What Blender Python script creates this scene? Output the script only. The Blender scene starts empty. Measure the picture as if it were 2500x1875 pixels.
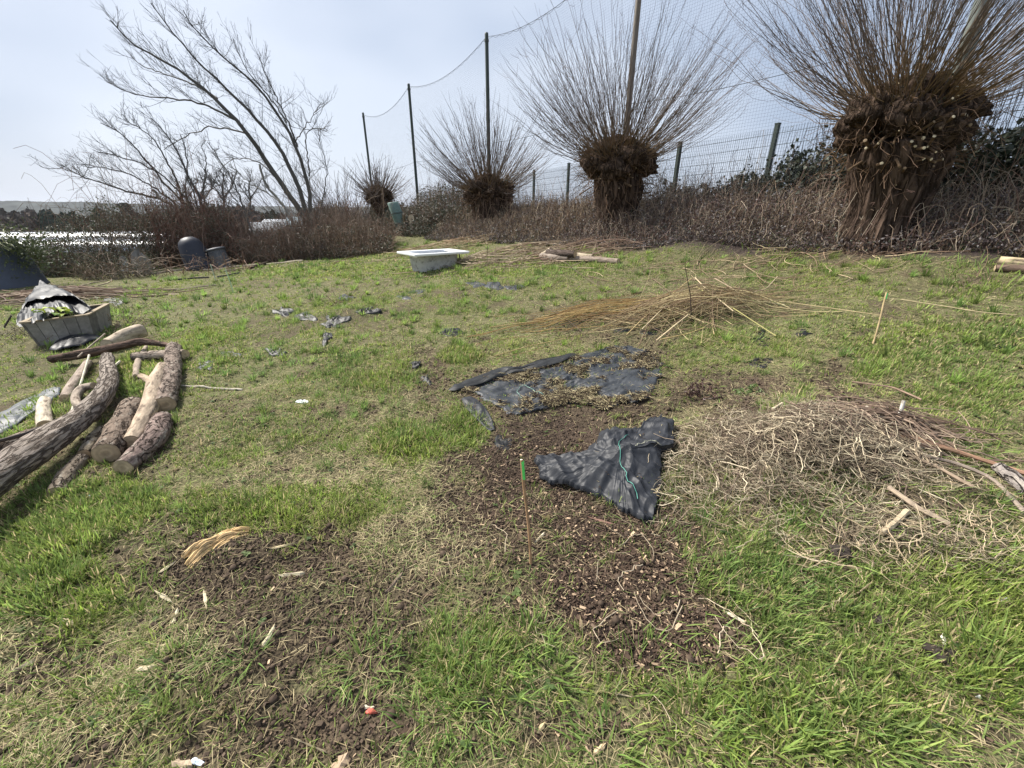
import bpy, math, random
import numpy as np
R = math.radians
rng = np.random.default_rng(7)
random.seed(7)
SC = bpy.context.scene
COL = SC.collection

# ------------------------------------------------------------------ camera, sky, sun, exposure
F_PX = 1000.0; PITCH = R(22.6); EYE = 1.6
cam_d = bpy.data.cameras.new('camera'); cam = bpy.data.objects.new('camera', cam_d); COL.objects.link(cam)
cam.location = (0, 0, EYE); cam.rotation_euler = (math.pi/2 - PITCH, 0, 0)
cam_d.sensor_width = 36; cam_d.lens = F_PX/2500*36; cam_d.clip_start = 0.05; cam_d.clip_end = 6000
SC.camera = cam
SUN_EL, SUN_AZ = R(47), R(-62)          # azimuth from +Y, towards +X
world = bpy.data.worlds.new('World'); SC.world = world; world.use_nodes = True
nt = world.node_tree; nt.nodes.clear(); N = nt.nodes.new; Lk = nt.links.new
w_out = N('ShaderNodeOutputWorld'); w_bg = N('ShaderNodeBackground'); w_bg.inputs[1].default_value = 0.1
sky = N('ShaderNodeTexSky'); sky.sky_type = 'NISHITA'; sky.sun_disc = False; sky.sun_elevation = SUN_EL
sky.sun_rotation = SUN_AZ; sky.dust_density = 3.0; sky.air_density = 1.0
tc = N('ShaderNodeTexCoord'); mp = N('ShaderNodeMapping'); mp.inputs['Scale'].default_value = (1, 1, 2.2)
mp.inputs['Location'].default_value = (0.35, 0.1, 0.2)
nz = N('ShaderNodeTexNoise'); nz.inputs['Scale'].default_value = 1.5; nz.inputs['Detail'].default_value = 3; nz.inputs['Roughness'].default_value = 0.45
cr = N('ShaderNodeValToRGB'); e = cr.color_ramp.elements
e[0].position = 0.40; e[0].color = (2.45, 2.95, 3.85, 1); e[1].position = 0.62; e[1].color = (3.95, 4.35, 5.05, 1)
Lk(tc.outputs['Generated'], mp.inputs[0]); Lk(mp.outputs[0], nz.inputs['Vector']); Lk(nz.outputs[0], cr.inputs[0])
mx = N('ShaderNodeMix'); mx.data_type = 'RGBA'; mx.inputs[0].default_value = 0.88
Lk(sky.outputs[0], mx.inputs[6]); Lk(cr.outputs[0], mx.inputs[7]); Lk(mx.outputs[2], w_bg.inputs[0]); Lk(w_bg.outputs[0], w_out.inputs[0])
sun_d = bpy.data.lights.new('sun', 'SUN'); sun_d.energy = 4.6; sun_d.angle = R(12); sun_d.color = (1, 0.95, 0.87)
sun = bpy.data.objects.new('sun', sun_d); COL.objects.link(sun)
sun.rotation_euler = (math.pi/2 - SUN_EL, 0, math.pi - SUN_AZ)
SC.view_settings.view_transform = 'Standard'; SC.view_settings.look = 'None'
SC.view_settings.exposure = 0.95; SC.view_settings.gamma = 1; SC.view_settings.use_curve_mapping = False
SC.render.engine = 'CYCLES'
SC.cycles.max_bounces = 5; SC.cycles.diffuse_bounces = 2; SC.cycles.glossy_bounces = 2
SC.cycles.transparent_max_bounces = 12; SC.cycles.transmission_bounces = 3; SC.cycles.use_denoising = True

# ------------------------------------------------------------------ noise and terrain
def _h(ix, iy, iz, seed):
    h = (ix.astype(np.int64)*374761393 + iy.astype(np.int64)*668265263 + iz.astype(np.int64)*2147483647 + seed*974634777) & 0xFFFFFFFF
    h = ((h ^ (h >> 13))*1274126177) & 0xFFFFFFFF
    h = ((h ^ (h >> 15))*2246822519) & 0xFFFFFFFF
    return ((h ^ (h >> 16)) & 0xFFFFFF)/float(0xFFFFFF)
def vn(x, y, z=None, seed=0):
    x = np.asarray(x, float); y = np.asarray(y, float)
    z = np.zeros_like(x) if z is None else np.asarray(z, float)
    xi, yi, zi = np.floor(x), np.floor(y), np.floor(z); fx, fy, fz = x-xi, y-yi, z-zi
    fx = fx*fx*(3-2*fx); fy = fy*fy*(3-2*fy); fz = fz*fz*(3-2*fz)
    def c(a, b, d): return _h(xi+a, yi+b, zi+d, seed)
    def pl(d): return (c(0,0,d)*(1-fx)+c(1,0,d)*fx)*(1-fy) + (c(0,1,d)*(1-fx)+c(1,1,d)*fx)*fy
    r = pl(0)
    if np.any(fz > 0): r = r*(1-fz) + pl(1)*fz
    return r*2-1
def fbm(x, y, z=None, seed=0, o=3):
    r, a, f = 0, 1.0, 1.0
    for k in range(o):
        r = r + a*vn(x*f, y*f, None if z is None else z*f, seed+k*17); a *= .5; f *= 2.03
    return r/1.75
def sm(a, b, x): t = np.clip((x-a)/(b-a), 0, 1); return t*t*(3-2*t)
CP, SP = math.cos(PITCH), math.sin(PITCH)
def proj(x, y, z):
    d = y*CP - (z-EYE)*SP; d = np.where(d < .05, .05, d)
    return 1250 + F_PX*x/d, 937.5 - F_PX*(y*SP + (z-EYE)*CP)/d
def net_s(x, y): return (x+.85)*(-.83) + (y-17.1)*(-.56)
_sx = np.linspace(-60, 60, 1201)
_sz = np.interp(_sx, [-60,-9,-2.2,-.6,1.6,2.7,4,6,9,12,60], [-4,-1.5,.7,1.12,1.15,.9,.62,.34,0,-.1,-.9])
_sz = np.convolve(np.pad(_sz, 6, mode='edge'), np.ones(13)/13, mode='valid')
def ray(px, py):
    u, v = (px-1250)/F_PX, (937.5-py)/F_PX
    return np.array([u, CP+v*SP, -SP+v*CP])
MOUNDS = []
def T0(x, y):
    s = net_s(x, y); z = np.interp(s, _sx, _sz)
    r = np.hypot(x, y)
    z = z + np.interp(y + .25*np.maximum(0, -x-3), [0, 19, 45, 120, 4000], [0, 0, -2.4, -5, -5])
    return z
def T1(x, y):
    z = T0(x, y)
    k = 1/(1+np.hypot(x, y)/40)
    z = z + k*(.05*fbm(x*.8, y*.8, seed=3) + .034*fbm(x*3.1, y*3.1, seed=9, o=2))
    for (mx_, my_, rx, ry, h) in MOUNDS:
        z = z + h*np.exp(-(((x-mx_)/rx)**2 + ((y-my_)/ry)**2))
    return z
def hit(px, py, h=0.0, T=None):
    T = T or T1
    d = ray(px, py); t = np.concatenate([np.arange(.3, 12, .01), np.geomspace(12, 900, 1500)])
    zz = EYE + d[2]*t - T(d[0]*t, d[1]*t) - h
    k = np.argmax(zz < 0)
    if zz[k] >= 0: k = len(t)-1
    if k > 0:
        a, b = zz[k-1], zz[k]; tt = t[k-1] + (t[k]-t[k-1])*a/(a-b+1e-12)
    else: tt = t[0]
    return np.array([d[0]*tt, d[1]*tt, EYE+d[2]*tt])
def W(px, py, Y): d = ray(px, py); return np.array([0, 0, EYE]) + d*(Y/d[1])
def mound(px, py, rx, ry, h):
    p = hit(px, py, T=T0); MOUNDS.append((p[0], p[1], rx, ry, h))
mound(1960, 1090, .6, .48, .20); mound(2200, 1330, .5, .25, .06); mound(1540, 1130, .35, .25, .05)
mound(560, 1360, .3, .16, .05); mound(640, 1500, .25, .18, .05); mound(1760, 600, 1.3, .5, .18); mound(2350, 640, 1.2, .5, .12)
mound(1250, 700, 1.2, .4, .07); mound(840, 770, .7, .4, .08); mound(1380, 1040, .25, .3, -.04)

# cover: patches of bare soil and chips given where they lie on the ground (centre, half widths), grown irregular by noise
SOIL = [(1200,1330,170,120,.8),(1480,1290,190,70,1.),(1180,1120,110,90,.8),(900,1420,180,80,.75),(500,1700,120,70,.7),(850,1800,200,90,.9),(250,1780,160,70,.6),(1260,1480,130,80,.6),(1750,1570,120,80,.9),(1650,1250,70,60,.6),(2160,1440,200,30,.5),(1750,1090,60,80,.6),(1060,1560,90,50,.6),(430,1090,90,60,.4),(740,1080,120,50,.4),(560,1010,100,40,.4),(640,690,60,15,.5),(1330,1130,210,120,1.),(1230,1230,170,120,.95),(1500,1420,260,150,1.),(1620,1560,210,100,1.),(1380,1000,230,60,.9),(600,1400,330,130,.9),
        (760,1540,330,120,.85),(420,1310,120,60,.7),(930,1640,130,120,.55),(650,1790,280,100,.75),(1020,1700,90,120,.35),(1740,960,130,50,.8),
        (1950,1090,290,160,1.),(2250,1310,190,60,.6),(2060,1350,50,22,.9),(2120,1480,60,35,.6),(2320,1540,60,50,.7),(2300,1620,90,40,.5),(2440,1810,90,40,.6),
        (800,1180,180,70,.35),(1150,1080,70,130,.4),(1040,900,50,60,.9),(1100,960,90,30,.6),(990,940,70,40,.5),(1250,960,120,70,.8),(1460,950,170,90,.7),
        (1000,1380,180,100,.45),(1650,1160,60,100,.4),(1100,1840,90,40,.5),(1420,1790,120,50,.55),(1830,1700,90,50,.4),(660,800,60,30,.4),(900,790,110,20,.5),
        (1540,780,240,60,.55),(150,900,150,60,.4),(310,1120,130,60,.6),(90,1220,120,60,.5),(2200,620,260,15,.3),(1900,650,160,20,.2),(1560,650,180,20,.3)]
CHIP = [(1540,1440,270,150,1.),(1330,1270,230,120,.55),(1640,1580,230,90,1.),(1300,1130,160,80,.35),(1480,1000,180,50,.35),(1500,1790,400,70,.35)]
STRAW = [(1060,1330,150,90,.9),(760,1160,200,70,.6),(1010,1080,120,150,.5),(1750,690,340,60,.45),(2330,730,240,70,.6),(1960,1110,320,170,.6),(120,1720,220,180,.8),
         (400,1560,220,90,.6),(2100,640,300,30,.6),(1300,780,160,60,.5),(950,860,160,60,.5),(260,960,200,90,.3),(1150,1660,150,90,.4),(2200,1500,220,120,.5),(820,700,140,30,.4),
         (60,1600,140,120,.6),(600,1230,160,50,.5),(2200,1720,200,90,.45),(1330,900,220,60,.4)]
LUSH = [(120,1400,150,160,1.),(230,1230,150,60,.9),(560,1250,110,50,.7),(700,1230,70,40,.7),(1120,1640,150,110,.8),(1480,1690,120,60,.6),(1800,1400,150,120,.6),
        (2050,1500,260,120,.7),(2380,1500,200,200,.8),(2000,1760,320,120,.8),(2440,1400,120,60,.9),(1000,1080,90,50,1.),(1130,1050,60,50,.9),(1900,1030,60,45,1.),(1970,1220,120,60,.9),
        (850,1230,180,40,.5),(900,900,140,60,.5),(520,860,80,60,.6),(340,930,80,60,.8),(1120,870,50,25,.9),(300,1730,200,90,.5),(2350,850,240,60,.5),(2400,960,160,60,.5),
        (1750,1210,110,70,.7),(1900,610,80,25,.8),(1400,1600,60,60,.4),(950,650,500,30,.7),(300,1240,60,80,.8),(720,1290,40,30,.5),(2150,860,90,60,.4)]
def fieldm(lst, px, py, nx):
    r = np.zeros_like(px)
    for (cx, cy, a, b, k) in lst:
        d = ((px-cx)/a)**2 + ((py-cy)/b)**2
        r = np.maximum(r, k*np.clip(1.5 - d*.85 + nx*.8, 0, 1))
    return np.clip(r, 0, 1)
def cover(x, y):
    x = np.asarray(x, float); y = np.asarray(y, float); z = T0(x, y); px, py = proj(x, y, z)
    n1 = fbm(x*2.3, y*2.3, seed=21); n2 = fbm(x*7, y*7, seed=31, o=2); nn = n1*.9+n2*.7
    soil = fieldm(SOIL, px, py, nn); chip = fieldm(CHIP, px, py, nn*.7); straw = fieldm(STRAW, px, py, fbm(x*3, y*3, seed=41)); lush = fieldm(LUSH, px, py, fbm(x*4, y*4, seed=51)*.8)
    near = sm(15, 4, np.hypot(x, y))
    soil = np.clip(np.maximum(soil, near*sm(.12, .6, nn)*.8) - .45*lush, 0, 1)
    straw = np.clip(straw + .35*sm(0, .8, fbm(x*1.3, y*1.3, seed=61)), 0, 1)
    s = net_s(x, y); bank = sm(2.7, 2.2, s + .4*fbm(x, y, seed=71) + .5*sm(2.5, 4.5, x))
    return soil, chip, straw, lush, bank
def T(x, y):
    x = np.asarray(x, float); y = np.asarray(y, float); z = T1(x, y)
    r = np.hypot(x, y); k = sm(9, 4, r)
    if np.any(k > 0):
        z = z + k*(.012*fbm(x*9, y*9, seed=5, o=2) + .007*fbm(x*24, y*24, seed=6, o=2))
    return z

# ------------------------------------------------------------------ mesh builder
def nrm(v): return v/np.maximum(np.linalg.norm(v, axis=-1, keepdims=True), 1e-9)
class MB:
    def __init__(s): s.v=[]; s.q=[]; s.t=[]; s.c=[]; s.b=[]; s.n=0
    def add(s, v, q=None, t=None, c=(.5,.5,.5), b=None):
        v = np.asarray(v, float).reshape(-1, 3); s.v.append(v)
        c = np.asarray(c, float)
        s.c.append(np.broadcast_to(c, (len(v), 3)) if c.ndim == 1 else c.reshape(-1, 3))
        s.b.append(v if b is None else np.asarray(b, float).reshape(-1, 3))
        if q is not None and len(q): s.q.append(np.asarray(q, np.int64).reshape(-1, 4)+s.n)
        if t is not None and len(t): s.t.append(np.asarray(t, np.int64).reshape(-1, 3)+s.n)
        s.n += len(v); return s
    def tubes(s, P, rad, col, sides=3, cap=False):
        """P (N,K,3) paths, rad (N,K), col (3,),(N,3) or (N,K,3)"""
        P = np.asarray(P, float)
        if P.ndim == 2: P = P[None]
        n, K, _ = P.shape
        if n == 0: return s
        rad = np.broadcast_to(np.asarray(rad, float), (n, K))
        tg = np.gradient(P, axis=1); tg = nrm(tg)
        ref = np.where(np.abs(tg[:, :1, 2:3]) > .9, np.array([1., 0, 0]), np.array([0, 0, 1.]))
        a = nrm(np.cross(tg, np.broadcast_to(ref, tg.shape))); b_ = np.cross(tg, a)
        th = np.arange(sides)/sides*2*math.pi
        V = P[:, :, None] + rad[:, :, None, None]*(a[:, :, None]*np.cos(th)[None, None, :, None] + b_[:, :, None]*np.sin(th)[None, None, :, None])
        c = np.asarray(col, float)
        if c.ndim == 1: C = np.broadcast_to(c, (n, K, sides, 3))
        elif c.ndim == 2: C = np.broadcast_to(c[:, None, None], (n, K, sides, 3))
        else: C = np.broadcast_to(c[:, :, None], (n, K, sides, 3))
        i = np.arange(n)[:, None, None]*K*sides; k = np.arange(K-1)[None, :, None]*sides; j = np.arange(sides)[None, None]
        j2 = (j+1) % sides
        Q = np.stack([i+k+j, i+k+j2, i+k+sides+j2, i+k+sides+j], -1).reshape(-1, 4)
        s.add(V, Q, None, C)
        if cap and sides == 4: pass
        return s
    def strips(s, P, wd, wdir, col):
        """ribbons: P (N,K,3), wd (N,K) half width, wdir (N,3), col (N,K,3)"""
        n, K, _ = P.shape
        V = np.stack([P - wdir[:, None]*wd[:, :, None], P + wdir[:, None]*wd[:, :, None]], 2)
        C = np.broadcast_to(col[:, :, None], V.shape)
        i = np.arange(n)[:, None]*K*2; k = np.arange(K-1)[None]*2
        Q = np.stack([i+k, i+k+1, i+k+3, i+k+2], -1).reshape(-1, 4)
        return s.add(V, Q, None, C)
    def leaves(s, pos, size, col, flat=0., asp=.6):
        """kites, two per leaf (folded)"""
        n = len(pos); d = rng.normal(size=(n, 3)); d[:, 2] *= (1-flat); d = nrm(d)
        r = rng.normal(size=(n, 3)); r[:, 2] *= (1-flat); sd = nrm(np.cross(d, nrm(np.cross(d, r)) if flat == 0 else np.cross(d, nrm(rng.normal(size=(n,3))*np.array([.5,.5,0])+np.array([0,0,1])))*-1))
        if flat > 0:
            up = nrm(rng.normal(size=(n,3))*np.array([.5,.5,.1])+np.array([0,0,1.])); sd = nrm(np.cross(up, d))
        nn = np.cross(d, sd); size = np.broadcast_to(size, (n,))[:, None]
        a = pos - d*size*.5; b = pos + d*size*.5; m1 = pos - d*size*.05 + sd*size*asp*.5 + nn*size*.12; m2 = pos - d*size*.05 - sd*size*asp*.5 + nn*size*.12
        V = np.stack([a, m1, b, m2], 1); i = np.arange(n)[:, None]*4
        t = np.concatenate([i+np.array([0,1,2]), i+np.array([0,2,3])], 1).reshape(-1, 3)
        C = np.broadcast_to(np.asarray(col, float) if np.ndim(col) == 1 else np.asarray(col)[:, None], (n, 4, 3))
        return s.add(V, None, t, C)
    def box(s, c, size, rz=0, col=(.5,.5,.5), M=None):
        v = np.array([[x, y, z] for x in (-.5,.5) for y in (-.5,.5) for z in (-.5,.5)])*np.array(size)
        if M is None: M = np.array([[math.cos(rz), -math.sin(rz), 0], [math.sin(rz), math.cos(rz), 0], [0,0,1]])
        v = v@np.asarray(M).T + np.array(c)
        q = [[0,1,3,2],[4,6,7,5],[0,4,5,1],[2,3,7,6],[0,2,6,4],[1,5,7,3]]
        return s.add(v[[i for f in q for i in f]], np.arange(24).reshape(6,4), None, col)
    def hexa(s, b4, t4, col=(.5,.5,.5)):
        v = np.concatenate([b4, t4]); q = [[0,3,2,1],[4,5,6,7],[0,1,5,4],[1,2,6,5],[2,3,7,6],[3,0,4,7]]
        return s.add(v[[i for f in q for i in f]], np.arange(24).reshape(6,4), None, col)
    def lathe(s, prof, c, sides=24, col=(.5,.5,.5), M=None, ribs=None):
        prof = np.asarray(prof, float); th = np.arange(sides)/sides*2*math.pi; K = len(prof)
        rr = prof[:, 0][:, None]*(1 if ribs is None else (1+ribs*np.where(np.arange(sides)%2, 1, -1))[None])
        V = np.stack([rr*np.cos(th), rr*np.sin(th), np.broadcast_to(prof[:, 1][:, None], (K, sides))], -1)
        if M is not None: V = V@np.asarray(M).T
        V = V + np.array(c); k = np.arange(K-1)[:, None]*sides; j = np.arange(sides)[None]; j2 = (j+1)%sides
        return s.add(V, np.stack([k+j, k+j2, k+sides+j2, k+sides+j], -1).reshape(-1, 4), None, col)
    def build(s, name, mat, parent=None, smooth=False, **tg):
        v = np.concatenate(s.v) if s.v else np.zeros((0,3)); me = bpy.data.meshes.new(name)
        q = np.concatenate(s.q) if s.q else np.zeros((0,4), np.int64); t = np.concatenate(s.t) if s.t else np.zeros((0,3), np.int64)
        off = np.zeros(3) if parent is None or parent.type != 'EMPTY' else np.array(parent.location)
        me.vertices.add(len(v)); me.vertices.foreach_set('co', (v-off).astype(np.float32).ravel())
        li = np.concatenate([q.ravel(), t.ravel()]).astype(np.int32); me.loops.add(len(li)); me.loops.foreach_set('vertex_index', li)
        st = np.concatenate([np.arange(len(q))*4, len(q)*4+np.arange(len(t))*3]).astype(np.int32)
        me.polygons.add(len(st)); me.polygons.foreach_set('loop_start', st)
        if smooth: me.polygons.foreach_set('use_smooth', np.ones(len(st), bool))
        else: me.polygons.foreach_set('use_smooth', np.zeros(len(st), bool))
        me.update(calc_edges=True)
        ca = me.attributes.new('Col', 'FLOAT_COLOR', 'POINT'); c = np.concatenate(s.c)
        ca.data.foreach_set('color', np.concatenate([c, np.ones((len(c),1))], 1).astype(np.float32).ravel())
        ba = me.attributes.new('bk', 'FLOAT_VECTOR', 'POINT'); ba.data.foreach_set('vector', np.concatenate(s.b).astype(np.float32).ravel())
        me.materials.append(mat); o = bpy.data.objects.new(name, me); COL.objects.link(o)
        if parent is not None: o.parent = parent
        tag(o, **tg); return o
def tag(o, label=None, category=None, group=None, kind=None):
    if category and not kind: o['kind'] = 'thing'
    for k, x in (('label', label), ('category', category), ('group', group), ('kind', kind)):
        if x: o[k] = x
    return o
def thing(name, loc, label, category, group=None, kind=None):
    o = bpy.data.objects.new(name, None); COL.objects.link(o); o.location = [float(a) for a in loc]; o.empty_display_size = .1
    return tag(o, label, category, group, kind)

# ------------------------------------------------------------------ materials
def mat(name, rough=.8, noise=(20, .3), bump=(0, 0), stretch=(1,1,1), trans=0., coord='bk', spec=.3, stain=None, metal=0., use='Col', crack=None):
    m = bpy.data.materials.new(name); m.use_nodes = True; t = m.node_tree; nd = t.nodes; nd.clear(); N = nd.new; L = t.links.new
    out = N('ShaderNodeOutputMaterial'); bs = N('ShaderNodeBsdfPrincipled'); bs.inputs['Roughness'].default_value = rough
    bs.inputs['Specular IOR Level'].default_value = spec; bs.inputs['Metallic'].default_value = metal
    at = N('ShaderNodeAttribute'); at.attribute_name = use; col = at.outputs['Color']
    cv = N('ShaderNodeAttribute'); cv.attribute_name = coord; mp = N('ShaderNodeMapping'); mp.inputs['Scale'].default_value = stretch
    L(cv.outputs['Vector'], mp.inputs[0]); hgt = None
    if noise[1] > 0:
        nz = N('ShaderNodeTexNoise'); nz.inputs['Scale'].default_value = noise[0]; nz.inputs['Detail'].default_value = 5; nz.inputs['Roughness'].default_value = .65
        L(mp.outputs[0], nz.inputs['Vector']); hgt = nz.outputs[0]
        mr = N('ShaderNodeMapRange'); mr.inputs[1].default_value = .25; mr.inputs[2].default_value = .75
        mr.inputs[3].default_value = 1-noise[1]; mr.inputs[4].default_value = 1+noise[1]; L(hgt, mr.inputs[0])
        mu = N('ShaderNodeVectorMath'); mu.operation = 'SCALE'; L(col, mu.inputs[0]); L(mr.outputs[0], mu.inputs['Scale']); col = mu.outputs[0]
    if stain:                                      # (scale, threshold, colour)
        n2 = N('ShaderNodeTexNoise'); n2.inputs['Scale'].default_value = stain[0]; n2.inputs['Detail'].default_value = 6; n2.inputs['Roughness'].default_value = .7
        L(mp.outputs[0], n2.inputs['Vector']); r2 = N('ShaderNodeMapRange'); r2.inputs[1].default_value = stain[1]-.05; r2.inputs[2].default_value = stain[1]+.08
        L(n2.outputs[0], r2.inputs[0]); mm = N('ShaderNodeMix'); mm.data_type = 'RGBA'; L(r2.outputs[0], mm.inputs[0]); L(col, mm.inputs[6]); mm.inputs[7].default_value = (*stain[2], 1); col = mm.outputs[2]
    if crack:                                      # (scale, width, colour)
        vo = N('ShaderNodeTexNoise'); vo.inputs['Scale'].default_value = crack[0]; vo.inputs['Detail'].default_value = 4; vo.inputs['Roughness'].default_value = .55; vo.inputs['Distortion'].default_value = .35
        L(mp.outputs[0], vo.inputs['Vector']); m1 = N('ShaderNodeMath'); m1.operation = 'SUBTRACT'; L(vo.outputs[0], m1.inputs[0]); m1.inputs[1].default_value = .5
        m2 = N('ShaderNodeMath'); m2.operation = 'ABSOLUTE'; L(m1.outputs[0], m2.inputs[0])
        r3 = N('ShaderNodeMapRange'); r3.inputs[1].default_value = 0; r3.inputs[2].default_value = crack[1]; L(m2.outputs[0], r3.inputs[0])
        mm = N('ShaderNodeMix'); mm.data_type = 'RGBA'; L(r3.outputs[0], mm.inputs[0]); L(col, mm.inputs[7]); mm.inputs[6].default_value = (*crack[2], 1); col = mm.outputs[2]
        mh = N('ShaderNodeMath'); mh.operation = 'MULTIPLY_ADD'; L(r3.outputs[0], mh.inputs[0]); mh.inputs[1].default_value = 1.2
        if hgt is not None: L(hgt, mh.inputs[2])
        hgt = mh.outputs[0]
    L(col, bs.inputs['Base Color'])
    if bump[0] > 0 and hgt is not None:
        bp = N('ShaderNodeBump'); bp.inputs['Strength'].default_value = bump[0]; bp.inputs['Distance'].default_value = bump[1]; L(hgt, bp.inputs['Height']); L(bp.outputs[0], bs.inputs['Normal'])
    if trans > 0:
        tr = N('ShaderNodeBsdfTranslucent'); L(col, tr.inputs[0]); ms = N('ShaderNodeMixShader'); ms.inputs[0].default_value = trans
        L(bs.outputs[0], ms.inputs[1]); L(tr.outputs[0], ms.inputs[2]); L(ms.outputs[0], out.inputs[0])
    else: L(bs.outputs[0], out.inputs[0])
    return m
M_GRASS = mat('grass_blades', .6, (3, 0), trans=.45, spec=.18)
M_STRAW = mat('dead_grass', .8, (3, 0), trans=.15, spec=.15)
M_LEAF = mat('bramble_leaves', .5, (3, 0), trans=.2, spec=.4)
M_TWIG = mat('twig_bark', .75, (3, 0), spec=.2)
M_BARK = mat('willow_bark', .95, (9, .45), (.9, .03), (1, 1, .14), spec=.05, crack=(11, .10, (.03, .021, .016)))
M_LOG = mat('log_bark', .95, (46, .45), (1, .02), (1, 1, .16), spec=.05, stain=(40, .66, (.40, .36, .29)), crack=(30, .06, (.12, .095, .078)))
M_LOGD = mat('old_log_bark', .95, (38, .6), (1, .02), (1, 1, .5), spec=.05, stain=(24, .60, (.40, .36, .30)), crack=(14, .03, (.06, .046, .038)))
M_LOGS = mat('bare_log_wood', .85, (36, .4), (.8, .012), (1, 1, .3), spec=.08, stain=(22, .58, (.12, .09, .068)))
M_PLASTIC = mat('black_plastic', .52, (90, .15), (.15, .002), spec=.28, stain=(70, .68, (.05, .046, .04)))
M_WOOD = mat('weathered_wood', .85, (14, .35), (.4, .003), spec=.15)
M_CHIP = mat('wood_chips', .85, (60, .25), spec=.15)
M_METAL = mat('painted_metal', .6, (10, .15), spec=.4)
M_BATH = mat('bath_enamel', .3, (8, .04), spec=.5)
M_BATHU = mat('bath_underside', .75, (9, .2), spec=.2, stain=(10, .56, (.24, .23, .21)))
M_HARD = mat('hard_plastic', .55, (12, .2), spec=.4)
M_STONE = mat('concrete', .9, (25, .25), (.3, .004), spec=.2)
M_FAR = mat('far_land', 1., (3, 0), spec=0.)
M_WATER = mat('bath_water', .05, (5, 0), spec=.6)

# ------------------------------------------------------------------ ground
gm = bpy.data.materials.new('ground_soil'); gm.use_nodes = True; t = gm.node_tree; t.nodes.clear(); N = t.nodes.new; L = t.links.new
out = N('ShaderNodeOutputMaterial'); bs = N('ShaderNodeBsdfPrincipled'); bs.inputs['Roughness'].default_value = .95; bs.inputs['Specular IOR Level'].default_value = .15
at = N('ShaderNodeAttribute'); at.attribute_name = 'Col'; ge = N('ShaderNodeNewGeometry')
n1 = N('ShaderNodeTexNoise'); n1.inputs['Scale'].default_value = 28; n1.inputs['Detail'].default_value = 6; n1.inputs['Roughness'].default_value = .75; L(ge.outputs['Position'], n1.inputs['Vector'])
n3 = N('ShaderNodeTexVoronoi'); n3.inputs['Scale'].default_value = 75; L(ge.outputs['Position'], n3.inputs['Vector'])
mr = N('ShaderNodeMapRange'); mr.inputs[1].default_value = .3; mr.inputs[2].default_value = .75; mr.inputs[3].default_value = .45; mr.inputs[4].default_value = 1.6; L(n1.outputs[0], mr.inputs[0])
mu = N('ShaderNodeVectorMath'); mu.operation = 'SCALE'; L(at.outputs['Color'], mu.inputs[0]); L(mr.outputs[0], mu.inputs['Scale']); L(mu.outputs[0], bs.inputs['Base Color'])
ad = N('ShaderNodeMath'); ad.operation = 'MULTIPLY_ADD'; L(n3.outputs['Distance'], ad.inputs[0]); ad.inputs[1].default_value = -.5; L(n1.outputs[0], ad.inputs[2])
bp = N('ShaderNodeBump'); bp.inputs['Strength'].default_value = 1; bp.inputs['Distance'].default_value = .02; L(ad.outputs[0], bp.inputs['Height']); L(bp.outputs[0], bs.inputs['Normal']); L(bs.outputs[0], out.inputs[0])
SOILC = np.array([.092, .066, .047]); DARKC = np.array([.026, .018, .015]); THATCH = np.array([.15, .145, .07]); LITTER = np.array([.06, .045, .04])
rr = np.concatenate([np.geomspace(.15, 26, 430), np.geomspace(27, 4500, 60)])
ang = np.radians(np.concatenate([np.linspace(-66, 66, 560), np.linspace(70, 290, 56)[:-1]]))
A, RR = np.meshgrid(ang, rr); X = np.sin(A)*RR; Y = np.cos(A)*RR; Z = T(X, Y)
so, ch, stw, lu, bk = cover(X, Y)
C = THATCH + (SOILC*(1+.3*fbm(X*5, Y*5, seed=77))[..., None]-THATCH)*so[..., None]
C = C + (DARKC-C)*(np.clip(ch*so, 0, 1))[..., None]; C = C + (np.array([.12,.10,.06])-C)*(.4*stw*(1-so))[..., None]
C = C + (LITTER-C)*bk[..., None]
farw = sm(24, 45, RR); C = C + (np.array([.05,.06,.03])-C)*farw[..., None]
na = len(ang); k = np.arange(len(rr)-1)[:, None]*na; j = np.arange(na)[None]; j2 = (j+1) % na
MB().add(np.stack([X, Y, Z], -1), np.stack([k+j, k+j2, k+na+j2, k+na+j], -1)[:, :, ::-1].reshape(-1, 4), None, C.reshape(-1, 3)).build('ground', gm, smooth=True, kind='structure')

# ------------------------------------------------------------------ grass
def scatter(n, r0, r1):
    th = np.radians(rng.uniform(-74, 74, n)); r = np.sqrt(rng.uniform(r0*r0, r1*r1, n)); x, y = np.sin(th)*r, np.cos(th)*r
    px, py = proj(x, y, T0(x, y)); k = (px > -350) & (px < 2850) & (py < 2150); return x[k], y[k]
def blades(mb, x, y, z, az, lean, Ln, wd, colb, colt, K=4, curl=.6):
    n = len(x); t = np.linspace(0, 1, K)[None]; hd = np.stack([np.cos(az), np.sin(az)], -1)
    an = lean[:, None] + curl*t*(.3+np.abs(lean[:, None])*.6); an = np.minimum(an, 1.75)
    dx = np.sin(an)*Ln[:, None]/(K-1); dz = np.cos(an)*Ln[:, None]/(K-1)
    hx = np.concatenate([np.zeros((n,1)), np.cumsum(dx[:, :-1], 1)], 1); hz = np.concatenate([np.zeros((n,1)), np.cumsum(dz[:, :-1], 1)], 1)
    P = np.stack([x[:, None]+hx*hd[:, :1], y[:, None]+hx*hd[:, 1:], np.maximum(z[:, None]+hz, z[:, None]+.002)], -1)
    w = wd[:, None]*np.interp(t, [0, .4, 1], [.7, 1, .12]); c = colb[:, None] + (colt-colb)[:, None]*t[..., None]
    tw = rng.normal(0, .35, n); wv = np.stack([-hd[:, 1]*np.cos(tw), hd[:, 0]*np.cos(tw), np.sin(tw)], -1)
    mb.strips(P, w, wv, c)
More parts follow.
